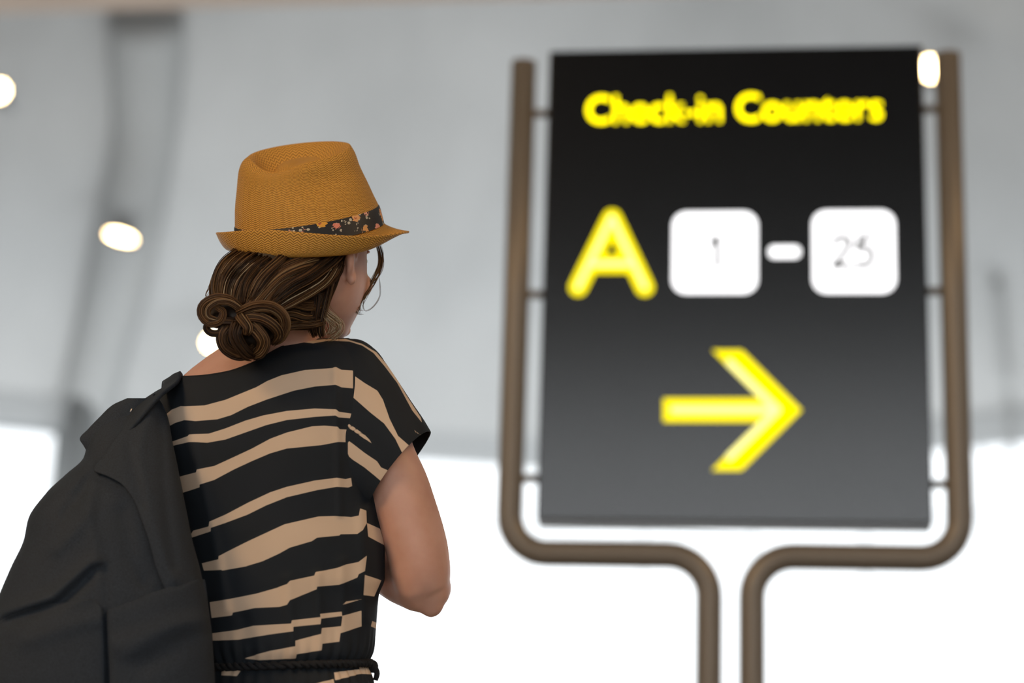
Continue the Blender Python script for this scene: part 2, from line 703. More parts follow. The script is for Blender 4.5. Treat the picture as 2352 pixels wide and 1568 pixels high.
for (u, v) in ((1240, 250), (1226, 668), (1214, 1093), (2137, 240), (2146, 660), (2153, 1106)):
    x, z = S(u, v)
    x0, x1 = (xl + 0.02, -SW / 2 + 0.005) if x < 0 else (SW / 2 - 0.005, xr - 0.02)
    mb = MB()
    mb.tube([(x0, 0.035, z), ((x0 + x1) / 2, 0.035, z), (x1, 0.035, z)], [0.013, 0.011, 0.013], 12)
    mb.build('bracket', MT['pole'], sign, local=True)

FY = -0.004


def text_part(name, body, box, m, parent, bold, depth, keep=False):
    """lettering fitted to a rectangle given by its corners in the picture's frame of the panel"""
    cu = bpy.data.curves.new(name, 'FONT')
    cu.body = body
    cu.offset = bold
    cu.resolution_u = 4
    tmp = bpy.data.objects.new('tmp', cu)
    COL.objects.link(tmp)
    bpy.context.view_layer.update()
    me = bpy.data.meshes.new_from_object(tmp.evaluated_get(bpy.context.evaluated_depsgraph_get()))
    v = np.array([q.co for q in me.vertices])
    f = [tuple(p.vertices) for p in me.polygons]
    bpy.data.objects.remove(tmp)
    (x0, z1), (x1, z0) = S(box[0], box[1]), S(box[2], box[3])
    lo, hi = v.min(0), v.max(0)
    if keep:
        hw_ = (hi[0] - lo[0]) / (hi[1] - lo[1]) * (z1 - z0) / 2
        x0, x1 = (x0 + x1) / 2 - hw_, (x0 + x1) / 2 + hw_
    X = x0 + (v[:, 0] - lo[0]) / (hi[0] - lo[0]) * (x1 - x0)
    Z = z0 + (v[:, 1] - lo[1]) / (hi[1] - lo[1]) * (z1 - z0)
    o = obj(name, np.stack([X, np.full(len(X), depth), Z], 1), f, m, parent, smooth=False, local=True)
    so = o.modifiers.new('depth', 'SOLIDIFY')
    so.thickness = 0.002
    so.offset = 0
    return o


text_part('lettering', 'Check-in Counters', (1348, 221, 2027, 277), MT['title'], sign, 0.006, FY)
lt = MB()
SWD = 44 * SD / FPX
A = sx([(1406, 501), (1328, 660), (1481, 660), (1356, 607), (1456, 607)])
stroke(lt, A[0], A[1], SWD, FY - 0.001, 0)
stroke(lt, A[0], A[2], SWD, FY - 0.0012, 0)
stroke(lt, A[3], A[4], SWD, FY - 0.0008, 0)
lo_ = lt.build('letter', MT['yellow'], sign, smooth=False, local=True)
tag(lo_, 'lit yellow capital A')
lc = MB()
for i, (p, q) in enumerate(((0, 1), (0, 2), (3, 4))):
    stroke(lc, A[p], A[q], SWD * 0.30, FY - 0.0026 - 0.0002 * i, FY - 0.0015)
lc.build('painted_glow_core', MT['yellow_glow'], lo_, smooth=False, local=True)  # added strips paint the blown-out glow into the letter
for (u0, v0, u1, v1, body, nb) in ((1546, 489, 1739, 673, '1', (1632, 547, 1660, 613)), (1866, 486, 2058, 672, '25', (1912, 545, 2006, 612))):
    (x0, z1), (x1, z0) = S(u0, v0), S(u1, v1)
    tb = MB()
    plate(tb, rounded(x0, x1, z0, z1, 0.036), FY - 0.001, 0)
    to = tb.build('number_tile', MT['tile'], sign, smooth=False, local=True)
    if body == '1':
        chains = [[(1632, 559), (1648, 546), (1648, 614)]]
    else:
        chains = [curve([(1915, 562), (1923, 548), (1938, 545), (1950, 553), (1948, 568), (1932, 590), (1914, 612)], 18), [(1914, 612), (1953, 612)],
                  [(2002, 546), (1975, 546), (1970, 574)], curve([(1970, 574), (1986, 568), (2000, 577), (2003, 592), (1995, 608), (1980, 613), (1967, 606)], 18)]
    nm_ = MB()
    for ci, ch in enumerate(chains):
        pp = sx([tuple(q) for q in ch])
        for i in range(len(pp) - 1):
            stroke(nm_, pp[i], pp[i + 1], 13.5 * SD / FPX, FY - 0.003 - 0.00003 * (i % 7) - 0.0003 * ci, FY - 0.0015)
    nm_.build('numeral', MT['ink'], to, smooth=False, local=True)
(x0, z1), (x1, z0) = S(1766, 566), S(1838, 592)
tb = MB()
plate(tb, rounded(x0, x1, z0, z1, 0.013), FY - 0.001, 0)
tb.build('dash', MT['tile'], sign, smooth=False, local=True)
ar = MB()
plate(ar, sx([(1637, 805), (1704, 805), (1841, 942), (1703, 1080), (1636, 1080), (1748, 968), (1524, 968), (1524, 916), (1748, 916)][::-1]), FY - 0.001, 0)
ao = ar.build('arrow', MT['yellow'], sign, smooth=False, local=True)
ac = MB()
q = sx([(1548, 942), (1785, 942), (1676, 834), (1676, 1050)])
stroke(ac, q[0], q[1], 17 * SD / FPX, FY - 0.003, FY - 0.0015)
stroke(ac, q[1], q[2], 17 * SD / FPX, FY - 0.0032, FY - 0.0015)
stroke(ac, q[1], q[3], 17 * SD / FPX, FY - 0.0034, FY - 0.0015)
ac.build('painted_glow_core', MT['yellow_glow'], ao, smooth=False, local=True)  # added strips paint the blown-out glow into the arrow

# ================================================================== THE WOMAN
feet = PW(np.float64(640), np.float64(1500), np.float64(0))
person = empty('person', (feet[0], feet[1], 0))
tag(person, 'woman in straw hat and striped dress seen from behind, looking towards the sign', 'person')

MT['skin'] = mat('skin', (0.66, 0.36, 0.26), 0.5, Subsurface_Weight=0.12, Subsurface_Scale=0.01)
_t = NT(MT['skin'])
_g = _t.new('ShaderNodeTexCoord')
_t.link(_t.ramp(_t.noise(_g.outputs['Object'], 22.0, 4), [(0.3, (0.60, 0.31, 0.22)), (0.7, (0.70, 0.40, 0.30))]), _t.b.inputs['Base Color'])
MT['hair'] = None

PHI = math.radians(35)
HU, HWC = 705.0, 8.0


def hl(x, y):
    """head frame: x to the right ear, y to the face -> (u, w)"""
    return HU + x * math.cos(PHI) + y * math.sin(PHI), HWC - x * math.sin(PHI) + y * math.cos(PHI)


TH = np.linspace(0, 2 * math.pi, 48, endpoint=False)


def sup(c, e):
    return np.sign(c) * np.abs(c) ** e


TORSO = rows([  # v, left, right, depth centre, half depth
    (779, 560, 800, 8, 46), (790, 520, 838, 4, 66), (805, 492, 862, 0, 80), (828, 458, 880, -4, 92), (862, 414, 897, -8, 103),
    (890, 380, 905, -8, 110), (930, 358, 905, -6, 118), (1000, 350, 886, 0, 126), (1100, 372, 868, 4, 130), (1180, 385, 872, 8, 130),
    (1260, 395, 882, 8, 130), (1325, 402, 882, 8, 128), (1368, 408, 868, 8, 124), (1440, 416, 862, 8, 120), (1500, 425, 856, 8, 118), (1528, 428, 851, 8, 116), (1570, 420, 857, 8, 124),
    (1750, 385, 885, 8, 150), (2100, 350, 920, 8, 175), (2500, 330, 940, 8, 190)])


def torso_ring(v, th, inset=0.0, e=0.9):
    ul, ur, wc, bd = np.moveaxis(TORSO(v), -1, 0)
    uc, a = (ul + ur) / 2, (ur - ul) / 2 - inset
    bd = bd - inset
    c, s_ = np.cos(th), np.sin(th)
    return uc + a * sup(c, e), wc + bd * sup(s_, e)


sk = MB()
# torso, shoulders, hips
R = []
for v in [786, 795, 808, 828, 850, 875, 900, 930, 965, 1000, 1060, 1120, 1180, 1260, 1340, 1420, 1500, 1560, 1650, 1750, 1850, 1960]:
    u, w = torso_ring(np.float64(v), TH, 12 if v < 1500 else 28)
    R.append(np.stack([u, np.full_like(u, v), w], 1))
sk.loft(R)
# neck
R = []
for v, ul, ur, wc, bd in [(660, 600, 760, 0, 80), (700, 592, 752, -2, 78), (740, 575, 742, -8, 78), (765, 556, 738, -10, 74), (788, 520, 742, -6, 64),
                          (815, 480, 760, -4, 70), (845, 440, 780, -4, 74), (880, 400, 800, -4, 76)]:
    R.append(np.stack([(ul + ur) / 2 + (ur - ul) / 2 * np.cos(TH), np.full(48, float(v)), wc + bd * np.sin(TH)], 1))
sk.loft(R)
# head
R = []
for v, a, yb, yf in [(416, 40, -40, 40), (428, 66, -75, 70), (450, 92, -108, 104), (480, 110, -130, 124), (520, 124, -148, 142), (560, 132, -162, 151),
                     (600, 134, -170, 152), (640, 128, -160, 158), (662, 122, -150, 157), (690, 108, -122, 152), (718, 90, -85, 150), (745, 66, -45, 142),
                     (768, 48, 10, 132), (784, 28, 55, 112)]:
    y0, yr = (yb + yf) / 2, (yf - yb) / 2
    u, w = hl(a * np.cos(TH), y0 + yr * np.sin(TH))
    R.append(np.stack([u, np.full(48, float(v)), w], 1))
sk.loft(R)


def head_ell(x, y, v, r):
    u, w = hl(x, y)
    sk.ellipsoid((u, v, w), r)


# nose, brow, lips, chin, cheeks
nose = [(0, 148, 590), (0, 160, 620), (0, 178, 652), (0, 168, 664)]
sk.tube([(hl(x, y)[0], v, hl(x, y)[1]) for x, y, v in nose], [9, 13, 18, 13], 14)
for sxn in (-1, 1):
    head_ell(sxn * 14, 160, 660, (12, 9, 12))
    head_ell(sxn * 52, 138, 578, (26, 9, 14))
    head_ell(sxn * 66, 112, 655, (34, 30, 34))
head_ell(0, 152, 694, (24, 7, 12))
head_ell(0, 150, 707, (22, 8, 12))
head_ell(0, 134, 758, (26, 18, 22))
# ears: a rim, a bowl and a lobe
for side in (1, -1):
    rim = [(128, -26, 606), (156, -54, 588), (166, -58, 566), (162, -34, 552), (144, -6, 560), (136, 0, 592)]
    back = [(132, -22, 640), (152, -44, 618), (160, -52, 596), (164, -56, 574)]
    lobe = [(134, -14, 622), (145, -26, 640), (138, -22, 652)]
    for pts, rr in ((rim, [9, 9, 8, 8, 8, 7]), (back, [8, 9, 9, 8]), (lobe, [11, 12, 9])):
        sk.tube([(hl(side * x, y)[0], v, hl(side * x, y)[1]) for x, y, v in curve(pts, 14)], np.interp(np.linspace(0, 1, 14), np.linspace(0, 1, len(rr)), rr), 10)
    u, w = hl(side * 140, -24)
    sk.ellipsoid((u, 602, w), (9, 38, 20))


def limb(pts, rad, n=26):
    p = curve(pts, n)
    r = np.interp(np.linspace(0, 1, n), np.linspace(0, 1, len(rad)), rad)
    sk.tube(p, r, 24)


# right arm (elbow bent, forearm going forward), left arm likewise
limb([(820, 905, 0), (858, 985, 0), (884, 1060, 0), (910, 1115, 2), (929, 1168, 4), (945, 1215, 6), (958, 1262, 8), (966, 1312, 12), (972, 1352, 22), (982, 1380, 26)],
     [70, 74, 75, 75, 74, 73, 72, 70, 63, 40])
sk.ellipsoid((990, 1378, 20), (32, 40, 32))
sk.ellipsoid((975, 1350, 26), (62, 58, 56))
limb([(968, 1346, 26), (925, 1325, 90), (880, 1300, 165), (825, 1270, 250), (775, 1248, 330)], [62, 63, 58, 46, 35])
limb([(405, 940, 10), (328, 1040, 58), (270, 1150, 100), (238, 1250, 118), (230, 1335, 128)], [66, 64, 62, 60, 56])
sk.ellipsoid((230, 1345, 132), (54, 50, 54))
limb([(232, 1342, 132), (318, 1320, 210), (425, 1290, 285), (505, 1265, 345)], [56, 56, 46, 34])


def hand(wr, d, n, side):
    """wr wrist, d along the fingers, n out of the back of the hand; side +1 thumb on d x n"""
    wr, d, n = (np.array(q, float) for q in (wr, d, n))
    d /= np.linalg.norm(d)
    n = n - d * (n @ d)
    n /= np.linalg.norm(n)
    t = np.cross(d, n) * side
    L = lambda a, b, c: wr + d * a + t * b + n * c
    R = []
    for a, hw, hh in ((-20, 30, 24), (10, 36, 23), (50, 54, 23), (95, 62, 21), (130, 58, 18)):
        R.append([L(a, hw * math.cos(q), hh * math.sin(q)) for q in np.linspace(0, 2 * math.pi, 20, endpoint=False)])
    sk.loft(R)
    for b0, ln, spread in ((44, 118, 6), (16, 132, 1), (-13, 124, -4), (-40, 98, -9)):
        sk.tube(curve([L(112, b0, 0), L(138, b0 + spread * .4, 2), L(138 + ln * .40, b0 + spread, -16), L(138 + ln * .62, b0 + spread, -48),
                       L(138 + ln * .60, b0 + spread, -78)], 14), np.linspace(14, 10, 14), 10)
    sk.tube(curve([L(22, 34, -4), L(58, 66, -14), L(92, 84, -32), L(122, 84, -52)], 12), np.linspace(18, 12, 12), 10)


hand((775, 1248, 330), (-0.72, -0.12, 0.62), (0.45, 0.3, 0.85), 1)
hand((505, 1265, 345), (0.72, -0.12, 0.58), (-0.45, 0.3, 0.85), -1)
# legs
for lx in (540, 735):
    limb([(lx, 1900, 5), (lx - 4, 2200, 5), (lx - 2, 2480, 2), (lx, 2620, -6), (lx, 2850, -12), (lx + 2, 3180, 0), (lx, 3395, 8)],
         [128, 110, 86, 80, 84, 56, 46], 40)
    sk.loft([[(lx + aa * math.cos(q), 3440 + 0 * q, wv + 0.0 * q + bb * math.sin(q)) for q in TH[::2]] for aa, wv, bb in ((40, 45, 100), (48, 45, 110))] if False else
            [[(lx + aa * math.cos(q), vv, 55 + bb * math.sin(q)) for q in TH[::2]] for vv, aa, bb in ((3380, 40, 62), (3410, 50, 100), (3440, 52, 118), (3458, 46, 112))])
vv_ = np.vstack(sk.v)
body_raw = obj('body', PW(vv_[:, 0], vv_[:, 1], vv_[:, 2]), sk.f, None, person)
rm = body_raw.modifiers.new('fuse', 'REMESH')
rm.mode = 'VOXEL'
rm.voxel_size = 0.0024
s2 = body_raw.modifiers.new('soft', 'SMOOTH')
s2.factor = 0.5
s2.iterations = 16
bpy.context.view_layer.update()
bm_ = bpy.data.meshes.new_from_object(body_raw.evaluated_get(bpy.context.evaluated_depsgraph_get()))
bm_.name = 'body'
body_raw.modifiers.clear()
body_raw.data = bm_
bm_.polygons.foreach_set('use_smooth', [True] * len(bm_.polygons))
bm_.materials.clear()
bm_.materials.append(MT['skin'])
BODY = body_raw

# eyes (on the far side of the face), as sub-parts
MT['iris'] = mat('iris', (0.03, 0.02, 0.015), 0.15)
MT['eye'] = mat('eye', (0.75, 0.74, 0.72), 0.2)
for sxn in (-1, 1):
    e = MB()
    u, w = hl(sxn * 54, 138)
    e.ellipsoid((u, 600, w), (16, 11, 14), 12, 16)
    e.build('eye', MT['eye'], BODY, warp=PW)
    e = MB()
    u, w = hl(sxn * 54, 144)
    e.ellipsoid((u, 599, w), (7.5, 7.5, 7.5), 10, 14)
    e.build('iris', MT['iris'], BODY, warp=PW)
MT['stud'] = mat('stud', (0.7, 0.6, 0.5), 0.25, 1.0)
# shoes
MT['shoe'] = mat('black_shoe', (0.02, 0.02, 0.02), 0.4)
floor_v = lambda w: 784 + FPX * math.tan(PITCH + math.atan2(CAM_Z, SUBJ + w * KW))
for lx in (540, 735):
    c = PW(np.float64(lx), np.float64(3400), np.float64(55))
    s_ = MB()
    R = []
    for z, aa, bb in ((0.0, 0.040, 0.118), (0.012, 0.042, 0.122), (0.03, 0.041, 0.12), (0.06, 0.036, 0.10), (0.075, 0.026, 0.06)):
        R.append([(c[0] + aa * math.cos(q) * (1 + 0.12 * math.sin(q)), c[1] + bb * math.sin(q) - (0.03 if z > 0.05 else 0), z) for q in TH])
    s_.loft(R)
    s_.build('shoe', MT['shoe'], person)

# ------------------------------------------------------------------ dress
def P3(pts):
    return np.array([(340 + x / 3.136, 740 + y / 3.136) for x, y in pts])


def P4(pts):
    return np.array([(380 + x / 3.36, 1140 + y / 3.36) for x, y in pts])


BACK = [
    P3([(60, 690), (140, 660), (175, 630), (240, 605), (270, 607), (410, 600), (560, 560), (780, 470), (860, 425), (960, 385), (1130, 347), (1330, 333), (1350, 325), (1390, 345), (1475, 350),
        (1475, 478), (1390, 470), (1350, 452), (1200, 465), (1050, 495), (850, 560), (720, 610), (600, 670), (500, 700), (340, 713), (265, 705), (200, 725), (170, 742), (60, 770)]),
    P3([(90, 890), (190, 855), (290, 820), (300, 808), (440, 803), (560, 765), (700, 710), (830, 672), (1000, 640), (1200, 622), (1355, 628), (1370, 645), (1478, 660),
        (1478, 693), (1370, 685), (1350, 672), (1200, 682), (1000, 705), (850, 742), (700, 795), (560, 845), (430, 868), (300, 862), (200, 885), (90, 920)]),
    P3([(100, 1150), (228, 1112), (350, 1080), (355, 1060), (480, 1035), (600, 980), (750, 910), (880, 840), (1000, 795), (1180, 750), (1270, 745), (1365, 752), (1375, 770), (1475, 775),
        (1475, 865), (1370, 862), (1250, 885), (1000, 910), (880, 945), (750, 1000), (620, 1060), (480, 1135), (375, 1168), (375, 1188), (245, 1230), (100, 1270)]),
    P3([(310, 1530), (330, 1500), (440, 1470), (445, 1435), (560, 1385), (720, 1300), (880, 1225), (1000, 1185), (1200, 1140), (1360, 1120), (1420, 1130), (1460, 1120),
        (1467, 1180), (1440, 1190), (1360, 1185), (1220, 1208), (1000, 1260), (850, 1320), (720, 1385), (560, 1445), (455, 1480), (455, 1505), (320, 1550)]),
    P4([(285, 515), (410, 485), (412, 460), (520, 405), (650, 340), (780, 280), (920, 215), (1050, 185), (1180, 155), (1330, 150), (1430, 160), (1490, 148), (1500, 95), (1545, 110),
        (1548, 205), (1520, 260), (1480, 290), (1350, 292), (1340, 302), (1170, 318), (1130, 345), (960, 395), (880, 440), (750, 500), (620, 540), (440, 572), (430, 566), (300, 572)]),
    P4([(345, 815), (500, 790), (700, 750), (860, 705), (940, 675), (960, 650), (1150, 610), (1160, 585), (1330, 550), (1390, 525), (1490, 505), (1550, 455),
        (1535, 575), (1490, 600), (1480, 625), (1340, 680), (1170, 695), (1168, 715), (960, 800), (940, 835), (880, 852), (690, 860), (520, 895), (515, 915), (360, 937)]),
    P4([(365, 1055), (550, 1030), (680, 997), (800, 990), (970, 980), (975, 955), (1195, 930), (1192, 905), (1360, 888),
        (1362, 922), (1200, 942), (1195, 985), (985, 1005), (985, 1040), (800, 1065), (560, 1105), (370, 1112)]),
    P4([(595, 1248), (780, 1195), (1000, 1155), (1000, 1112), (1200, 1060), (1205, 1015), (1355, 1000), (1365, 920), (1510, 880), (1510, 1000), (1350, 1055), (1340, 1120),
        (1210, 1135), (1208, 1185), (1015, 1215), (1015, 1245), (850, 1255), (720, 1260)]),
    P4([(395, 1290), (560, 1300), (730, 1300), (580, 1320), (550, 1388), (430, 1382)]),
    P4([(1310, 1360), (1510, 1335), (1510, 1297), (1605, 1310), (1605, 1375), (1510, 1370), (1310, 1420)]),
    P4([(1180, 1438), (1300, 1410), (1305, 1438), (1305, 1480), (1100, 1520), (1100, 1460)]),
    P4([(1365, 835), (1390, 810), (1520, 790)]),
    P4([(1550, 205), (1650, 250), (1690, 380), (1560, 310)]),
    P4([(1535, 605), (1660, 645), (1605, 770), (1525, 760)]),
    P4([(1590, 960), (1640, 980), (1640, 1030), (1580, 1000)]),
]
SLEEVE = [
    P3([(1440, 350), (1475, 380), (1560, 440), (1650, 495), (1690, 560), (1740, 700), (1800, 820), (1890, 900), (1842, 965), (1780, 840), (1700, 730), (1600, 650), (1475, 540), (1440, 515)]),
    P3([(1440, 730), (1475, 750), (1560, 810), (1640, 888), (1560, 840), (1475, 780), (1440, 760)]),
    P3([(1440, 850), (1475, 875), (1560, 940), (1650, 1000), (1680, 1045), (1775, 1085), (1725, 1185), (1640, 1110), (1560, 1045), (1475, 990), (1440, 960)]),
    P3([(1880, 730), (1910, 775), (1968, 820), (1925, 795)]),
    P3([(1505, 1262), (1620, 1310), (1620, 1335), (1515, 1285)]),
]
EDGE = P3([(1070, 145), (1100, 122), (1190, 135), (1290, 125), (1420, 125), (1540, 160), (1640, 220), (1760, 360), (1850, 520), (1960, 690), (1968, 725), (1900, 640), (1790, 440),
           (1700, 320), (1620, 225), (1540, 172), (1450, 144), (1300, 138), (1190, 157)])
SLEEVE.append(EDGE)
BACK.append(EDGE)


def inside(poly, u, v):
    x, y = poly[:, 0], poly[:, 1]
    r = np.zeros(u.shape, bool)
    j = len(poly) - 1
    for i in range(len(poly)):
        c = (y[i] > v) != (y[j] > v)
        xx = (x[j] - x[i]) * (v - y[i]) / (y[j] - y[i] + 1e-12) + x[i]
        r ^= c & (u < xx)
        j = i
    return r


def signed(poly, u, v):
    """signed distance to a polygon, positive inside, only near it"""
    d = np.full(u.shape, 1e9)
    for a, c in zip(poly, np.roll(poly, -1, 0)):
        e = c - a
        L2 = e @ e + 1e-9
        t = np.clip(((u - a[0]) * e[0] + (v - a[1]) * e[1]) / L2, 0, 1)
        d = np.minimum(d, np.hypot(u - a[0] - t * e[0], v - a[1] - t * e[1]))
    return np.where(inside(poly, u, v), d, -d)


def print_mask(polys, u, v):
    m = np.full(u.shape, -50.0)
    for p in polys:
        lo, hi = p.min(0) - 8, p.max(0) + 8
        k = (u > lo[0]) & (u < hi[0]) & (v > lo[1]) & (v < hi[1])
        if k.any():
            m[k] = np.maximum(m[k], signed(p, u[k], v[k]))
    return m


def ridge(u, v, poly, amp, wid):
    """soft fold along a polyline, fading at its ends"""
    poly = np.asarray(poly, float)
    best = np.full(u.shape, 1e9)
    for a, c in zip(poly[:-1], poly[1:]):
        e = c - a
        t = np.clip(((u - a[0]) * e[0] + (v - a[1]) * e[1]) / (e @ e), 0, 1)
        best = np.minimum(best, np.hypot(u - a[0] - t * e[0], v - a[1] - t * e[1]))
    return amp * np.exp(-(best / wid) ** 2)


neck_b = rows([(300, 905), (365, 884), (410, 867), (460, 864), (520, 855), (580, 834), (640, 801), (690, 779.5), (740, 780), (800, 779), (960, 779)])
NTH, NRW = 520, 430
th = np.linspace(0, 2 * math.pi, NTH, endpoint=False)
near = np.sin(th) < 0
v0 = np.full(NTH, 800.0)
for it in range(60):
    uu, _ = torso_ring(v0, th)
    nb_ = neck_b(uu)[:, 0]
    nf = neck_b(uu)[:, 0] + 95 * np.clip(np.sin(th), 0, 1) * np.exp(-((uu - 600) / 120) ** 2)
    v0 = 0.5 * v0 + 0.5 * np.maximum(np.where(near, nb_, nf), 779.0)
tt = np.linspace(0, 1, NRW)[:, None]
VB = 1600.0
VV = v0[None] + (VB - v0[None]) * tt
UU, WW = torso_ring(VV, np.broadcast_to(th, VV.shape))
fold = np.zeros_like(UU)
for poly, amp, wid in (([(768, 850), (775, 1000), (780, 1180)], -5, 9), ([(425, 935), (450, 1060), (490, 1230), (520, 1400)], -7, 14),
                       ([(660, 1330), (672, 1500)], -6, 14), ([(728, 1320), (738, 1500)], -6, 12), ([(785, 1290), (790, 1500)], -5, 12),
                       ([(560, 1420), (570, 1515)], 5, 16), ([(830, 1180), (838, 1420)], -6, 14), ([(640, 860), (600, 1000), (560, 1180)], 4, 60),
                       ([(560, 1250), (640, 1330)], 4, 30)):
    fold += ridge(UU, VV, poly, amp, wid)
fold *= near[None]
cinch = -9 * np.exp(-((VV - 1524) / 22) ** 2) + 2.5 * np.sin(th * 46)[None] * np.exp(-((VV - 1524) / 50) ** 2)
uc_ = 640.0
rad_u, rad_w = UU - uc_, WW
rl = np.hypot(rad_u, rad_w) + 1e-6
UU2 = UU + rad_u / rl * cinch
WW2 = WW + rad_w / rl * cinch + fold
mk = np.where(near[None], print_mask(BACK, UU, VV), 14 * np.sin(VV / 15.0 + 0.6 * np.sin(UU / 80)) - 4)
db = MB()
rings = np.stack([UU2, VV, WW2], -1)
db.loft(rings, cap=False)
mask_all = [mk.reshape(-1)]
# skirt below the frame
RS = []
for v in np.linspace(VB, 2480, 60):
    u, w = torso_ring(np.float64(v), th)
    k = 10 * np.clip((v - VB) / 500, 0, 1) * np.sin(th * 14)
    RS.append(np.stack([u + k * np.cos(th), np.full_like(u, v), w + k * np.sin(th)], -1))
RS = np.array(RS)
db.loft(RS, cap=False)
mask_all.append((14 * np.sin(RS[..., 1] / 15.0 + 0.6 * np.sin(RS[..., 0] / 80)) - 4).reshape(-1))
# short sleeve, hanging from the seam at the shoulder to the hem round the upper arm
TC = curve([(778, 779), (802, 779.5), (832, 784), (864, 808), (902, 860), (942, 921), (970, 962), (988, 992)], 110)
BC = curve([(786, 1170), (812, 1170), (826, 1168), (836, 1167), (843, 1166), (848, 1165), (850, 1164), (851, 1163)], 110)
NS = 150
ps = np.linspace(0, 2 * math.pi, NS, endpoint=False)
SR = []
for k in range(110):
    t = k / 109
    c, h = (TC[k] + BC[k]) / 2, (TC[k] - BC[k]) / 2
    bw = 106 - 4 * t
    cs, sn = np.cos(ps), np.sin(ps)
    nearf = np.clip(-sn, 0, 1) * t
    farf = np.clip(sn, 0, 1) * t
    u = c[0] + h[0] * cs - 14 * nearf + 6 * farf
    v = c[1] + h[1] * cs - 17 * nearf + 12 * farf
    w = 4 + bw * sup(sn, 0.62) + (-10 * t) * np.sin(cs * 5) * 0.5
    SR.append(np.stack([u, v, w], -1))
SR = np.array(SR)
db.loft(SR, cap=False)
ms = np.where(SR[..., 2] < 30, print_mask(SLEEVE, SR[..., 0], SR[..., 1]), -20)
mask_all.append(ms.reshape(-1))
# the other sleeve, under the backpack strap
TL = curve([(430, 862), (400, 874), (370, 893), (332, 935), (296, 985), (264, 1040)], 60)
BL = curve([(440, 1170), (420, 1168), (410, 1160), (400, 1150), (392, 1144), (386, 1138)], 60)
SL = []
for k in range(60):
    t = k / 59
    c, h = (TL[k] + BL[k]) / 2, (TL[k] - BL[k]) / 2
    SL.append(np.stack([c[0] + h[0] * np.cos(ps), c[1] + h[1] * np.cos(ps), 46 * t + 10 + (78 + 14 * t) * np.sin(ps)], -1))
SL = np.array(SL)
db.loft(SL, cap=False)
mask_all.append((14 * np.sin((SL[..., 1] + 0.7 * SL[..., 0]) / 16.0) - 4).reshape(-1))


def dress_mat():
    m = mat('printed_crepe', (0.02, 0.02, 0.02), 0.75, spec=0.3)
    t = NT(m)
    a = t.new('ShaderNodeAttribute', attribute_name='print')
    f = t.math('MULTIPLY_ADD', a.outputs['Fac'], 0.8, 0.5)
    c = t.new('ShaderNodeClamp')
    t.link(f, c.inputs[0])
    g = t.new('ShaderNodeTexCoord')
    nz = t.noise(g.outputs['Object'], 9.0, 2)
    cream = t.ramp(nz, [(0.3, (0.66, 0.49, 0.35)), (0.7, (0.74, 0.56, 0.41))])
    black = t.ramp(nz, [(0.3, (0.008, 0.012, 0.017)), (0.7, (0.012, 0.016, 0.022))])
    t.link(t.mix(c.outputs[0], black, cream), t.b.inputs['Base Color'])
    t.bump(t.noise(g.outputs['Object'], 900.0, 1), 0.15, 0.0004)
    return m


MT['dress'] = dress_mat()
dress = db.build('dress', MT['dress'], person, warp=PW)
at_ = dress.data.attributes.new('print', 'FLOAT', 'POINT')
at_.data.foreach_set('value', np.concatenate(mask_all).astype(np.float32))
so = dress.modifiers.new('cloth', 'SOLIDIFY')
so.thickness = 0.0012
so.offset = -1
# binding round the neckline and the cord belt
MT['black_cloth'] = noisy('black_cloth', (0.010, 0.011, 0.014), 0.8, 60, 0.25, spec=0.3)
nbm = MB()
i0 = rings[0]
nbm.tube(np.vstack([i0, i0[:1]]), 3.2, 8)
nbm.build('neck_binding', MT['black_cloth'], dress, warp=PW)
bl = MB()
for ph in (0, math.pi):
    uq, wq = torso_ring(np.float64(1524), np.linspace(0, 2 * math.pi, 241))
    kk = np.linspace(0, 2 * math.pi, 241) * 38 + ph
    sl_ = -0.028 * (uq - 640)
    bl.tube(np.stack([uq + 3 * np.cos(kk) * np.sign(uq - 640), 1528 + sl_ + 5 * np.sin(kk), wq * 1.0 + 3 * np.cos(kk) * np.sign(wq)], 1), 6, 8)
bl.ellipsoid((856, 1530, 0), (13, 15, 14))
bl.tube(curve([(858, 1530, -5), (866, 1545, -8), (862, 1562, -8)], 8), [8, 7, 6], 8)
tag(bl.build('belt', MT['black_cloth'], dress, warp=PW), 'thin black cord belt')

# ------------------------------------------------------------------ hat
def weave_mat():
    m = mat('woven_straw', (0.5, 0.25, 0.05), 0.62, spec=0.35)
    t = NT(m)
    uv = t.new('ShaderNodeUVMap', uv_map='weave')
    sp = t.new('ShaderNodeSeparateXYZ')
    t.link(uv.outputs[0], sp.inputs[0])
    X = t.math('MULTIPLY', sp.outputs[0], 1.0)
    fr = t.math('FRACT', X)
    par = t.math('FRACT', t.math('MULTIPLY', t.math('FLOOR', X), 0.5))        # 0 or .5
    sgn = t.math('MULTIPLY_ADD', par, 4.0, -1.0)                             # -1 or 1
    ph = t.math('ADD', sp.outputs[1], t.math('MULTIPLY', t.math('SUBTRACT', fr, 0.5), sgn))
    wave = t.math('SINE', t.math('MULTIPLY', ph, 6.2832))
    h = t.math('MULTIPLY_ADD', wave, 0.5, 0.5)
    edge = t.math('LESS_THAN', t.math('ABSOLUTE', t.math('SUBTRACT', fr, 0.5)), 0.42)
    h2 = t.math('MULTIPLY', h, t.math('MULTIPLY_ADD', edge, 0.3, 0.7))
    nz = t.noise(uv.outputs[0], 0.6, 3)
    h3 = t.math('MULTIPLY', h2, t.math('MULTIPLY_ADD', nz, 0.8, 0.6))
    t.link(t.ramp(h3, [(0.02, (0.20, 0.085, 0.010)), (0.22, (0.52, 0.245, 0.035)), (0.75, (0.70, 0.355, 0.06))]), t.b.inputs['Base Color'])
    t.bump(h3, 0.5, 0.0012)
    return m


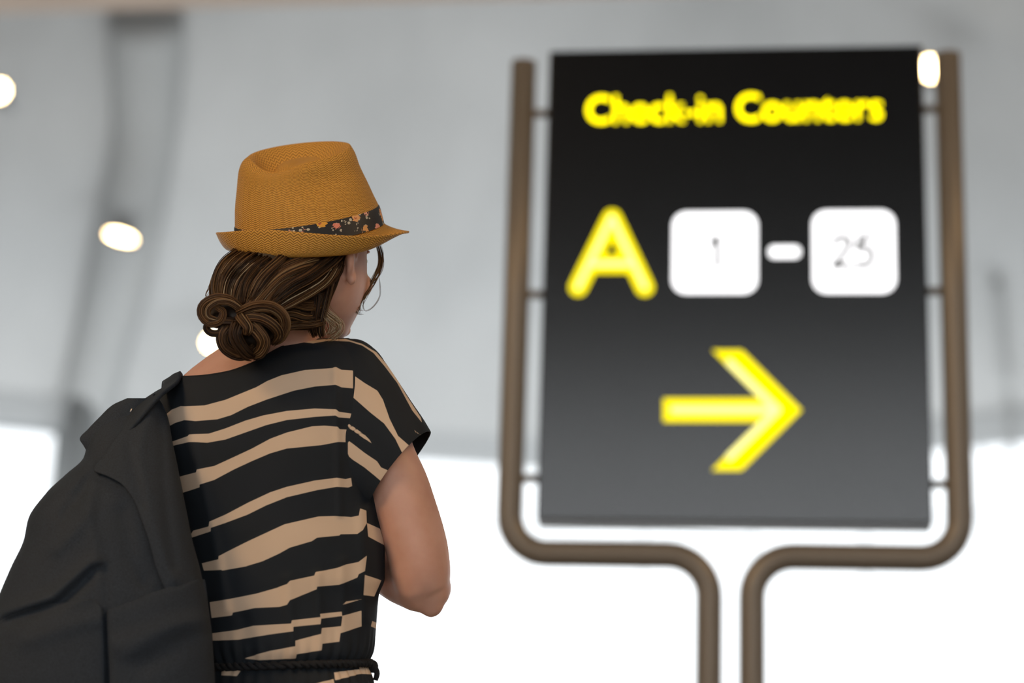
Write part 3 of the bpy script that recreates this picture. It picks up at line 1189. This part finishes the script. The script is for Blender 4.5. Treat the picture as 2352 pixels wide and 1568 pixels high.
MT['straw'] = weave_mat()
HWD = 4.0
crown = rows([  # t, vL, vR, uL, uR, near/far tilt
    (0.00, 562, 512, 541, 879, 22), (0.18, 530, 478, 541, 870, 22), (0.36, 490, 450, 541, 857, 20), (0.58, 440, 420, 545, 843, 20),
    (0.80, 398, 380, 549, 824, 22), (0.92, 376, 352, 556, 814, 26), (1.00, 362, 335, 571, 804, 27)])
NH = 256
ht = np.linspace(0, 2 * math.pi, NH, endpoint=False)


def crown_ring(t, grow=0.0):
    vL, vR, uL, uR, tl = crown(np.float64(t))
    c, s_ = np.cos(ht), np.sin(ht)
    f = (1 + c) / 2
    uc, a = (uL + uR) / 2, (uR - uL) / 2 + grow
    b = a * 0.93
    # front pinch and side dents of the crown
    u = uc + a * c
    w = HWD + b * s_ + 0 * c
    v = vL + (vR - vL) * f - tl * np.where(s_ > 0, s_ * (1 - 0.32 * min(max((t - 0.5) * 2, 0), 1)), s_)
    v = v + 21 * min(max((t - 0.72) / 0.28, 0), 1) ** 1.3 * np.exp(-((ht - math.radians(238)) / 0.55) ** 2)
    dn = 16 * np.exp(-((u - 735) / 70) ** 2) * math.exp(-((t - 0.72) / 0.24) ** 2)
    w = w + np.where(s_ < 0, dn, -dn)
    return np.stack([u, v, w], -1)


hatm = MB()
rg = [crown_ring(t) for t in np.linspace(0, 1, 60)]
top = rg[-1]
ctr = top.mean(0)
for s_ in np.linspace(0.985, 0.0, 40):
    r = ctr + (top - ctr) * s_
    q = 1 - s_
    groove = 40 * np.exp(-((s_ - 0.62) / 0.20) ** 2) + 16 * (1 - s_ ** 2) ** 2 - 2 * math.exp(-((s_ - 0.96) / 0.05) ** 2)
    sh = r.copy()
    front = np.clip((r[:, 0] - 690) / 110, -1, 1)
    sh[:, 1] = r[:, 1] + groove * (0.85 - 0.35 * front) + 4 * q
    rg.append(sh)
rg = np.array(rg)
rg[-1] = rg[-1].mean(0) + (rg[-2] - rg[-2].mean(0)) * 0.02
hatm.loft(rg, cap=False)
ncr = rg.shape[0] * NH
# brim: turned up at the back (towards the viewer) and left, flat and dipping at the front right
base = crown_ring(0.0, -2)
NB = 34
br = []
aw = np.cos(ht)
upt = np.clip(1.0 - 1.12 * np.exp(-(((ht + math.pi) % (2 * math.pi) - math.pi - 0.12) / 0.82) ** 2), 0, 1)
farw = np.clip(np.sin(ht), 0, 1)
rim_v = 534 + 9 * np.exp(-(((ht - math.radians(303) + math.pi) % (2 * math.pi) - math.pi) / 0.55) ** 2) - 7 * np.exp(-(((ht - math.radians(238) + math.pi) % (2 * math.pi) - math.pi) / 0.45) ** 2)
rim_v = rim_v - 2 * np.clip(aw, 0, 1) + 10 * farw
rim_u = 718.5 + 221.5 * np.cos(ht)
rim_w = HWD + 205 * np.sin(ht)
mid_u = 707 + (186 + 8 * np.clip(aw, 0, 1)) * np.cos(ht) * (1.0)
mid_w = HWD + 180 * np.sin(ht)
mid_v = base[:, 1] * (1 - upt) * 0 + (1 - upt) * (0.55 * base[:, 1] + 0.45 * rim_v + 3) + upt * (589 + 17 * np.minimum(aw, 0) ** 3)
for s_ in np.linspace(0, 1, NB):
    a, b, c = (1 - s_) ** 2, 2 * s_ * (1 - s_), s_ ** 2
    # quadratic through base, pulled past mid, to rim
    cu = 2 * mid_u - 0.5 * (base[:, 0] + rim_u)
    cv = 2 * mid_v - 0.5 * (base[:, 1] + rim_v)
    cw = 2 * mid_w - 0.5 * (base[:, 2] + rim_w)
    br.append(np.stack([a * base[:, 0] + b * cu + c * rim_u, a * base[:, 1] + b * cv + c * rim_v, a * base[:, 2] + b * cw + c * rim_w], -1))
br = np.array(br)
hatm.loft(br, cap=False)
hat = hatm.build('hat', MT['straw'], person, warp=PW)
uvl = hat.data.uv_layers.new(name='weave')
tc = np.zeros((hatm.n, 2))
ang = ht / (2 * math.pi)
nt1 = rg.shape[0]
for i in range(nt1):
    hh = i / 59.0 if i < 60 else 1 + (i - 59) / 40.0 * 0.55
    tc[i * NH:(i + 1) * NH, 0] = ang * 80
    tc[i * NH:(i + 1) * NH, 1] = hh * 48
for i in range(NB):
    k = ncr + i * NH
    tc[k:k + NH, 0] = ang * 150
    tc[k:k + NH, 1] = i / (NB - 1) * 26
li = np.zeros(len(hat.data.loops), int)
hat.data.loops.foreach_get('vertex_index', li)
uvv = tc[li]
# close the wrap-around column
jj = li % NH
fi = np.repeat(np.arange(len(hat.data.polygons)), 4)
colmax = np.maximum.reduceat(jj, np.arange(0, len(jj), 4))
colmin = np.minimum.reduceat(jj, np.arange(0, len(jj), 4))
wrap = ((colmax - colmin) > NH // 2)[fi] & (jj == 0)
uvv[wrap & (li < ncr), 0] = 80
uvv[wrap & (li >= ncr), 0] = 150
uvl.data.foreach_set('uv', uvv.astype(np.float32).ravel())
so = hat.modifiers.new('straw', 'SOLIDIFY')
so.thickness = 0.0022
so.offset = 0
tag(hat, 'tan woven straw trilby hat with turned up back brim')


def floral_mat():
    m = mat('floral_ribbon', (0.01, 0.01, 0.012), 0.6)
    t = NT(m)
    uv = t.new('ShaderNodeUVMap', uv_map='band')
    vo = t.new('ShaderNodeTexVoronoi', feature='F1')
    vo.inputs['Scale'].default_value = 1.0
    vo.inputs['Randomness'].default_value = 0.7
    mp = t.new('ShaderNodeMapping')
    t.link(uv.outputs[0], mp.inputs[0])
    nz = t.new('ShaderNodeTexNoise')
    nz.inputs['Scale'].default_value = 5.0
    t.link(uv.outputs[0], nz.inputs['Vector'])
    d = t.math('ADD', vo.outputs['Distance'], t.math('MULTIPLY', t.math('SUBTRACT', nz.outputs[0], 0.5), 0.55))
    t.link(mp.outputs[0], vo.inputs['Vector'])
    fl = t.math('LESS_THAN', d, 0.36)
    inn = t.math('LESS_THAN', d, 0.13)
    vo2 = t.new('ShaderNodeTexVoronoi', feature='F1')
    vo2.inputs['Scale'].default_value = 2.3
    t.link(uv.outputs[0], vo2.inputs['Vector'])
    leaf = t.math('MULTIPLY', t.math('LESS_THAN', t.math('ADD', vo2.outputs['Distance'], t.math('MULTIPLY', nz.outputs[0], 0.3)), 0.44),
                  t.math('LESS_THAN', d, 0.62))
    hue = t.ramp(t.math('FRACT', t.math('MULTIPLY', vo.outputs['Color'], 3.7)), [(0.0, (0.75, 0.22, 0.14)), (0.45, (0.80, 0.38, 0.28)), (0.9, (0.72, 0.34, 0.04))])
    c1 = t.mix(leaf, (0.010, 0.010, 0.012), (0.52, 0.47, 0.36))
    c2 = t.mix(fl, c1, hue)
    c3 = t.mix(inn, c2, (0.42, 0.08, 0.06))
    t.link(c3, t.b.inputs['Base Color'])
    return m


MT['floral'] = floral_mat()
bd = MB()
bt = np.linspace(0.0, 0.235, 10)
bd.loft(np.array([crown_ring(t, 3.5 - (2.2 if k == 9 else 0)) for k, t in enumerate(bt)]), cap=False)
band = bd.build('hat_band', MT['floral'], hat, warp=PW)
uvl = band.data.uv_layers.new(name='band')
li = np.zeros(len(band.data.loops), int)
band.data.loops.foreach_get('vertex_index', li)
uvb = np.stack([(li % NH) / NH * 30, (li // NH) / 9.0 * 1.7], 1)
uvl.data.foreach_set('uv', uvb.astype(np.float32).ravel())
tag(band, 'black floral ribbon')
# stitched seam down the crown
cs_ = MB()
i_s = int(np.argmin(np.abs(rg[30][:, 0] - 606) + 1e3 * (np.sin(ht) > 0)))
cs_.tube(rg[12:60, i_s] + np.array([0, 0, -1.0]), 1.6, 6)
nr = np.where((np.sin(ht) < -0.05))[0]
cs_.tube(rg[60, nr] + np.array([0, -1.0, -1.0]), 1.8, 6)
cs_.build('seam', MT['straw'], hat, warp=PW)

# ------------------------------------------------------------------ hair
def hair_mat():
    m = mat('brown_hair', (0.1, 0.05, 0.02), 0.46, spec=0.35)
    t = NT(m)
    a = t.new('ShaderNodeAttribute', attribute_name='tone')
    c = t.ramp(a.outputs['Fac'], [(0.0, (0.016, 0.007, 0.003)), (0.5, (0.085, 0.038, 0.014)), (0.8, (0.24, 0.12, 0.045)), (0.93, (0.36, 0.23, 0.11)), (1.0, (0.66, 0.54, 0.37))])  # palest stop puts backlight on the nape wisps into the colour
    t.link(c, t.b.inputs['Base Color'])
    tr = t.new('ShaderNodeBsdfTranslucent')
    t.link(c, tr.inputs[0])
    mx = t.new('ShaderNodeMixShader')
    mx.inputs[0].default_value = 0.28
    t.link(t.b.outputs[0], mx.inputs[1])
    t.link(tr.outputs[0], mx.inputs[2])
    t.link(mx.outputs[0], t.n['Material Output'].inputs[0])
    return m


MT['hair'] = hair_mat()
hb = MB()
tone = []


def hair_base(mb):
    n0 = mb.n
    R = []
    for v, ul, ur, wc, bb in [(535, 575, 770, -20, 130), (570, 545, 788, -18, 142), (590, 522, 790, -20, 148), (620, 502, 784, -22, 142), (655, 496, 766, -26, 136),
                              (690, 499, 750, -30, 128), (720, 514, 742, -40, 114), (742, 545, 736, -50, 92), (758, 590, 715, -62, 70)]:
        R.append(np.stack([(ul + ur) / 2 + (ur - ul) / 2 * sup(np.cos(TH), 0.9), np.full(48, float(v)), wc + bb * sup(np.sin(TH), 0.9)], 1))
    mb.loft(R)
    for c, r in (((545, 722, -158), (58, 40, 48)), ((575, 768, -140), (52, 46, 46)), ((622, 745, -140), (40, 36, 40)), ((502, 728, -165), (30, 26, 26))):
        mb.ellipsoid(c, r)
    mb.ellipsoid((764, 598, -100), (24, 48, 26))
    mb.ellipsoid((748, 606, -116), (34, 48, 26))
    tone.append(np.full(mb.n - n0, 0.05))


hair_base(hb)


def lock(pts, r, n, t0=0.45, tv=0.35, thick=1.5, wisp=0.0, seg=26, flat=0.55, taper=True):
    g = curve(pts, seg)
    tan = np.gradient(g, axis=0)
    tan /= np.linalg.norm(tan, axis=1)[:, None] + 1e-9
    zz = np.array([0, 0, 1.0])
    side = np.cross(tan, zz)
    side /= np.linalg.norm(side, axis=1)[:, None] + 1e-9
    up = np.cross(side, tan)
    tl = np.linspace(0, 1, seg)
    prof = np.interp(tl, [0, 0.15, 0.8, 1], [1.0, 1.0, 0.9, 0.55]) if taper else np.ones(seg)
    for _ in range(n):
        a = rng.uniform(0, 2 * math.pi)
        rad = r * math.sqrt(rng.uniform(0, 1))
        tw = rng.uniform(-0.7, 0.7)
        ang_ = a + tw * tl
        wob = wisp * np.sin(tl * rng.uniform(4, 9) + rng.uniform(0, 6)) * tl
        off = side * (rad * np.cos(ang_) * prof + wob)[:, None] + up * (rad * flat * np.sin(ang_) * prof)[:, None]
        i0_ = rng.integers(0, 3)
        i1_ = seg - rng.integers(0, 4)
        p = (g + off)[i0_:i1_]
        k = len(p)
        rr = thick * rng.uniform(0.7, 1.2) * np.interp(np.linspace(0, 1, k), [0, 0.1, 0.85, 1], [0.5, 1, 0.9, 0.3])
        n0 = hb.n
        hb.tube(p, rr, 4)
        tone.append(np.full(hb.n - n0, np.clip(t0 + rng.normal(0, tv * 0.62), 0, 1)))


# crown of the back of the head sweeping to the knot
for k in range(9):
    f = k / 8
    x0 = 566 + 174 * f
    lock([(x0, 556, -30 - 40 * math.sin(math.pi * (0.2 + 0.8 * f))), (0.66 * x0 + 0.34 * (515 + 150 * f), 581, -66 - 42 * math.sin(math.pi * (0.2 + 0.8 * f))), (518 + 147 * f, 606, -122 - 52 * math.sin(math.pi * (0.15 + .75 * f))),
          (500 + 105 * f, 645, -150 - 30 * f), (505 + 70 * f, 690, -165 - 25 * f), (540 + 20 * f, 722, -190)], 17, 60, 0.40, 0.4, 1.4)
lock([(580, 562, -30), (548, 588, -72), (512, 614, -94), (495, 645, -105), (492, 675, -120), (510, 705, -150), (540, 720, -180)], 14, 60, 0.5, 0.4, 1.3)
# waves from the right side
lock([(762, 590, -118), (725, 598, -150), (680, 612, -176), (640, 634, -188), (606, 668, -194), (578, 705, -200), (560, 728, -202)], 19, 110, 0.55, 0.4)
lock([(765, 620, -105), (730, 632, -135), (690, 630, -168), (650, 640, -182), (622, 672, -190), (598, 706, -198), (565, 728, -202)], 16, 90, 0.6, 0.4)
lock([(752, 655, -100), (718, 668, -135), (680, 662, -165), (645, 668, -182), (622, 698, -188), (590, 722, -198)], 14, 80, 0.55, 0.4)
lock([(744, 690, -92), (712, 700, -130), (675, 694, -162), (642, 704, -180), (605, 724, -194)], 13, 70, 0.5, 0.4)
lock([(738, 722, -88), (705, 730, -125), (668, 722, -155), (630, 728, -180), (590, 730, -196)], 13, 70, 0.35, 0.4)
lock([(780, 575, -110), (776, 610, -110), (764, 650, -100), (748, 690, -92), (738, 730, -86), (733, 772, -82)], 12, 70, 0.25, 0.4)
lock([(744, 735, -90), (715, 742, -118), (680, 745, -140), (650, 752, -160), (628, 768, -172)], 12, 70, 0.3, 0.4)
lock([(722, 640, -128), (722, 690, -122), (716, 735, -108), (722, 774, -92)], 15, 90, 0.25, 0.4)
lock([(778, 572, -112), (740, 590, -140), (700, 604, -168), (655, 622, -186), (615, 655, -192), (585, 700, -198)], 16, 90, 0.4, 0.4)
lock([(782, 592, -108), (772, 625, -114), (745, 650, -128), (700, 668, -158), (660, 690, -176), (620, 715, -188)], 14, 90, 0.4, 0.4)
lock([(758, 600, -116), (756, 650, -112), (745, 700, -104), (735, 750, -96), (738, 776, -90)], 12, 60, 0.3, 0.4)
lock([(786, 564, -90), (772, 584, -136), (748, 606, -154), (710, 634, -172), (665, 660, -188), (620, 700, -196)], 17, 110, 0.35, 0.4)
lock([(776, 600, -134), (752, 640, -146), (715, 668, -160), (675, 690, -176), (630, 716, -190)], 14, 80, 0.4, 0.4)
lock([(700, 560, -70), (676, 580, -124), (645, 604, -178), (605, 642, -197), (575, 690, -203)], 19, 110, 0.4, 0.4)
lock([(650, 560, -70), (628, 580, -108), (600, 608, -168), (570, 650, -192), (558, 700, -202)], 17, 90, 0.4, 0.4)
# knot of loops
lock([(556, 712, -206), (528, 688, -214), (494, 684, -212), (466, 700, -206), (463, 724, -202), (482, 742, -206), (506, 736, -212), (512, 716, -216), (496, 704, -216)], 9, 80, 0.5, 0.4, taper=False)
lock([(560, 718, -212), (530, 696, -222), (502, 694, -220), (480, 708, -216), (480, 726, -212), (500, 734, -214)], 7, 50, 0.6, 0.4)
lock([(560, 742, -206), (525, 736, -212), (488, 740, -208), (474, 752, -202), (486, 765, -200), (515, 764, -202), (545, 758, -206)], 8, 70, 0.4, 0.4, taper=False)
lock([(545, 722, -212), (585, 706, -222), (622, 706, -218), (648, 724, -208), (654, 750, -196), (640, 776, -184), (622, 786, -176)], 15, 110, 0.5, 0.4)
lock([(552, 728, -214), (596, 730, -222), (628, 748, -214), (640, 770, -198), (625, 792, -184)], 13, 80, 0.45, 0.4)
lock([(528, 744, -202), (512, 768, -200), (516, 794, -196), (540, 812, -188), (566, 812, -184), (585, 795, -186)], 16, 110, 0.45, 0.4)
lock([(560, 732, -212), (590, 758, -214), (606, 784, -206), (598, 808, -192), (578, 820, -182)], 16, 110, 0.45, 0.4)
lock([(548, 738, -214), (540, 766, -216), (550, 792, -208), (566, 812, -196), (582, 822, -184)], 16, 110, 0.4, 0.4)
lock([(548, 720, -215), (560, 736, -222), (570, 752, -222), (566, 770, -218)], 14, 60, 0.5, 0.4)
# wisps: nape (backlight put into a paler tone), temple tendril, flyaways
for k in range(5):
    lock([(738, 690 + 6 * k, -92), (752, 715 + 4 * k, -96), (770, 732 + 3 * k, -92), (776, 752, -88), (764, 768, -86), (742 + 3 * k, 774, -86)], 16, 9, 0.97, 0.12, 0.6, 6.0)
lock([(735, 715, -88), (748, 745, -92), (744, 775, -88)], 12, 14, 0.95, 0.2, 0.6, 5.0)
lock([(866, 556, 60), (874, 584, 62), (872, 612, 58), (858, 644, 48), (838, 676, 40), (826, 700, 36), (830, 716, 34)], 7, 26, 0.65, 0.4, 0.75, 3.0)
lock([(866, 556, 60), (876, 590, 62), (874, 620, 58), (852, 650, 48), (822, 672, 30), (812, 694, 26), (822, 716, 24), (836, 717, 24)], 6, 10, 0.7, 0.4, 0.7, 3.0)
lock([(872, 590, 62), (866, 625, 56), (850, 660, 46), (834, 694, 40), (838, 714, 40), (856, 706, 44), (872, 682, 50), (873, 650, 54), (868, 620, 56)], 2, 3, 0.8, 0.3, 0.5, 1.0)
lock([(515, 616, -100), (490, 642, -100), (482, 668, -105), (476, 690, -110)], 6, 10, 0.8, 0.3, 0.6, 4.0)
lock([(545, 592, -100), (505, 618, -108), (487, 650, -112), (488, 690, -120)], 5, 18, 0.8, 0.3, 0.7, 2.0)
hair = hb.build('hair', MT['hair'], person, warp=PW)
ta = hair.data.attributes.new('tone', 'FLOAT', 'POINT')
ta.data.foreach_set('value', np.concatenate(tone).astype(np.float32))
tag(hair, 'brown wavy hair gathered in a low curled bun')

# ================================================================== THE BACKPACK
MT['bag'] = noisy('charcoal_cloth', (0.023, 0.030, 0.040), 0.75, 700, 0.3, 0.15, spec=0.3)
BAG = rows([(925, 290, 366, -100, 22), (960, 238, 386, -108, 38), (1000, 205, 394, -118, 54), (1050, 192, 402, -130, 72), (1090, 150, 412, -140, 86),
            (1130, 108, 420, -150, 98), (1190, 65, 432, -160, 108), (1240, 54, 442, -166, 114), (1300, 26, 458, -170, 118), (1365, -2, 472, -174, 120),
            (1430, -26, 482, -176, 122), (1500, -50, 490, -176, 124), (1568, -62, 494, -176, 124), (1680, -50, 488, -176, 118), (1760, 10, 450, -176, 90), (1790, 70, 400, -176, 50)])
FOLDS = [([(215, 1290), (120, 1372), (20, 1402), (-40, 1420)], -15, 16), ([(215, 1310), (130, 1390), (20, 1425)], 13, 14), ([(215, 1080), (205, 1180), (225, 1290), (240, 1390)], -7, 14),
         ([(238, 1300), (246, 1400), (250, 1568)], 7, 8), ([(150, 1180), (190, 1130), (215, 1090)], 10, 16), ([(130, 1260), (170, 1220), (200, 1180)], -8, 18),
         ([(100, 1140), (170, 1110), (200, 1070)], -8, 14), ([(280, 1180), (300, 1280), (330, 1330)], 8, 22), ([(270, 1480), (370, 1440), (460, 1420)], -6, 22),
         ([(60, 1470), (150, 1440), (230, 1420)], -6, 22), ([(330, 1530), (430, 1470)], 6, 24)]


def bag_near(u, v):
    ul, ur, wc, bb = np.moveaxis(BAG(v), -1, 0)
    x = np.clip((u - (ul + ur) / 2) / ((ur - ul) / 2), -0.999, 0.999)
    w = wc - bb * (1 - np.abs(x) ** 2.2) ** (1 / 2.2)
    for p, a, s_ in FOLDS:
        w = w + ridge(u, v, p, a, s_)
    return w


back = empty('backpack', PW(np.float64(215), np.float64(1790), np.float64(-176)))
tag(back, 'slouchy charcoal cloth backpack hanging on the left shoulder of the woman', 'backpack')
bg = MB()
tb_ = np.linspace(0, 2 * math.pi, 200, endpoint=False)
R = []
for v in np.linspace(925, 1790, 200):
    ul, ur, wc, bb = BAG(np.float64(v))
    u = (ul + ur) / 2 + (ur - ul) / 2 * sup(np.cos(tb_), 0.9)
    w = wc + bb * sup(np.sin(tb_), 0.9)
    fo = np.zeros_like(u)
    vv = np.full_like(u, v)
    for p, a, s_ in FOLDS:
        fo += ridge(u, vv, p, a, s_)
    w = w + fo * np.clip(-np.sin(tb_) * 2, 0, 1)
    R.append(np.stack([u, vv, w], 1))
bg.loft(R)
bg.build('bag_body', MT['bag'], back, warp=PW)


def sheet(name, tab, lift, thick, nrow=90, ncol=50, bulge=0.0, wfun=None, folds=()):
    """cloth layer lying on the bag: rows (v, left, right)"""
    f = rows(tab)
    v0_, v1_ = tab[0][0], tab[-1][0]
    fr, bk = [], []
    for v in np.linspace(v0_, v1_, nrow):
        l, r = f(np.float64(v))
        u = np.linspace(l, r, ncol)
        vv = np.full(ncol, v)
        w = (wfun or bag_near)(u, vv) - lift - bulge * np.sin(np.linspace(0, math.pi, ncol))
        for p, a, s_ in folds:
            w = w + ridge(u, vv, p, a, s_)
        fr.append(np.stack([u, vv, w], 1))
        bk.append(np.stack([u, vv, w + thick], 1))
    mb = MB()
    rings_ = np.concatenate([np.array(fr), np.array(bk)[:, ::-1]], 1)
    mb.loft(rings_)
    return mb.build(name, MT['bag'], back, warp=PW)


sheet('front_flap', [(904, 350, 356), (930, 329, 374), (960, 304, 386), (1000, 270, 393), (1050, 236, 404), (1080, 215, 410), (1092, 245, 412), (1112, 280, 416), (1150, 309, 423),
                     (1200, 328, 432), (1250, 345, 442), (1300, 358, 456), (1336, 372, 464), (1366, 386, 470)], 16, 14, 130, 50, 6,
      folds=[([(345, 940), (320, 1040), (350, 1200), (400, 1330)], -7, 16), ([(372, 960), (375, 1100), (400, 1300)], 6, 14), ([(300, 1030), (330, 1150)], 5, 16)])
sheet('pocket', [(1330, 455, 470), (1345, 400, 473), (1360, 350, 475), (1378, 310, 477), (1396, 262, 479), (1402, 246, 480), (1470, 248, 488), (1568, 252, 492), (1690, 250, 480)], 21, 20, 90, 50, 5,
      folds=[([(290, 1500), (400, 1440), (470, 1425)], -6, 20)])
sheet('side_pocket', [(1376, 200, 216), (1386, 120, 226), (1400, 60, 234), (1420, 10, 238), (1445, -20, 240), (1500, -40, 242), (1600, -50, 244), (1690, -40, 242)], 8, 10, 80, 50, 3)
sheet('top_collar', [(914, 292, 342), (930, 258, 344), (958, 228, 326), (985, 202, 298), (1008, 183, 268), (1022, 191, 254), (1040, 201, 240), (1056, 207, 222)], 0, 24, 70, 40, 8,
      wfun=lambda u, v: -128 - 0.12 * (v - 914) + 0 * u)
st = MB()
for off in (0,):
    cl = curve([(236, 1062, -150), (272, 1010, -158), (312, 962, -158), (346, 924, -142), (374, 902, -108), (396, 888, -66), (404, 880, -10), (402, 893, 60),
                (396, 955, 118), (394, 1050, 144), (388, 1120, 146), (370, 1190, 118), (352, 1240, 60), (346, 1285, 0), (340, 1335, -60), (328, 1400, -112)], 80)
    tn = np.gradient(cl, axis=0)
    tn /= np.linalg.norm(tn, axis=1)[:, None]
    cen_ = np.array([560, 1150, 10.0])
    out = cl - cen_
    out -= tn * np.sum(out * tn, 1)[:, None]
    out /= np.linalg.norm(out, axis=1)[:, None]
    sd = np.cross(tn, out)
    from mathutils.bvhtree import BVHTree
    bvs = []
    for q_ in (dress, BODY):
        nv = len(q_.data.vertices)
        cc = np.zeros(nv * 3)
        q_.data.vertices.foreach_get('co', cc)
        cc = cc.reshape(-1, 3) + np.array(person.location)
        bvs.append(BVHTree.FromPolygons(cc.tolist(), [tuple(p.vertices) for p in q_.data.polygons]))

    # the band hugs whatever it lies on: heights found by looking inwards at the dress and the body
    cols = np.linspace(-24, 24, 9)
    H = np.zeros((80, 9))
    for i in range(80):
        reach = 60.0 if i < 50 else 22.0
        for j, cj in enumerate(cols):
            p0 = cl[i] + sd[i] * cj
            a_ = PW(*(p0 + out[i] * reach))
            b_ = PW(*(p0 - out[i] * 40))
            L_ = float(np.linalg.norm(b_ - a_))
            for bv_ in bvs:
                hit = bv_.ray_cast(Vector(a_), Vector((b_ - a_) / L_), L_)
                if hit[0] is not None:
                    H[i, j] = max(H[i, j], reach - hit[3] / L_ * (reach + 40) + 5.0)
    for _ in range(6):
        H[1:-1] = np.maximum(H[1:-1], 0.5 * (H[:-2] + H[2:]))
        H[:, 1:-1] = np.maximum(H[:, 1:-1], 0.5 * (H[:, :-2] + H[:, 2:]))
    R = []
    for i in range(80):
        lo_r = [cl[i] + sd[i] * cols[j] + out[i] * H[i, j] for j in range(9)]
        hi_r = [cl[i] + sd[i] * cols[j] * 0.96 + out[i] * (H[i, j] + 8) for j in range(8, -1, -1)]
        R.append(lo_r + hi_r)
    st.loft(np.array(R))
tag(st.build('shoulder_strap', MT['bag'], back, warp=PW), 'black strap over the shoulder')
zp = MB()
zp.tube(curve([(299, 946, -160), (301, 942, -161), (303, 938, -160)], 6), 1.5, 8)
zp.build('zipper_pull', MT['stud'], back, warp=PW)
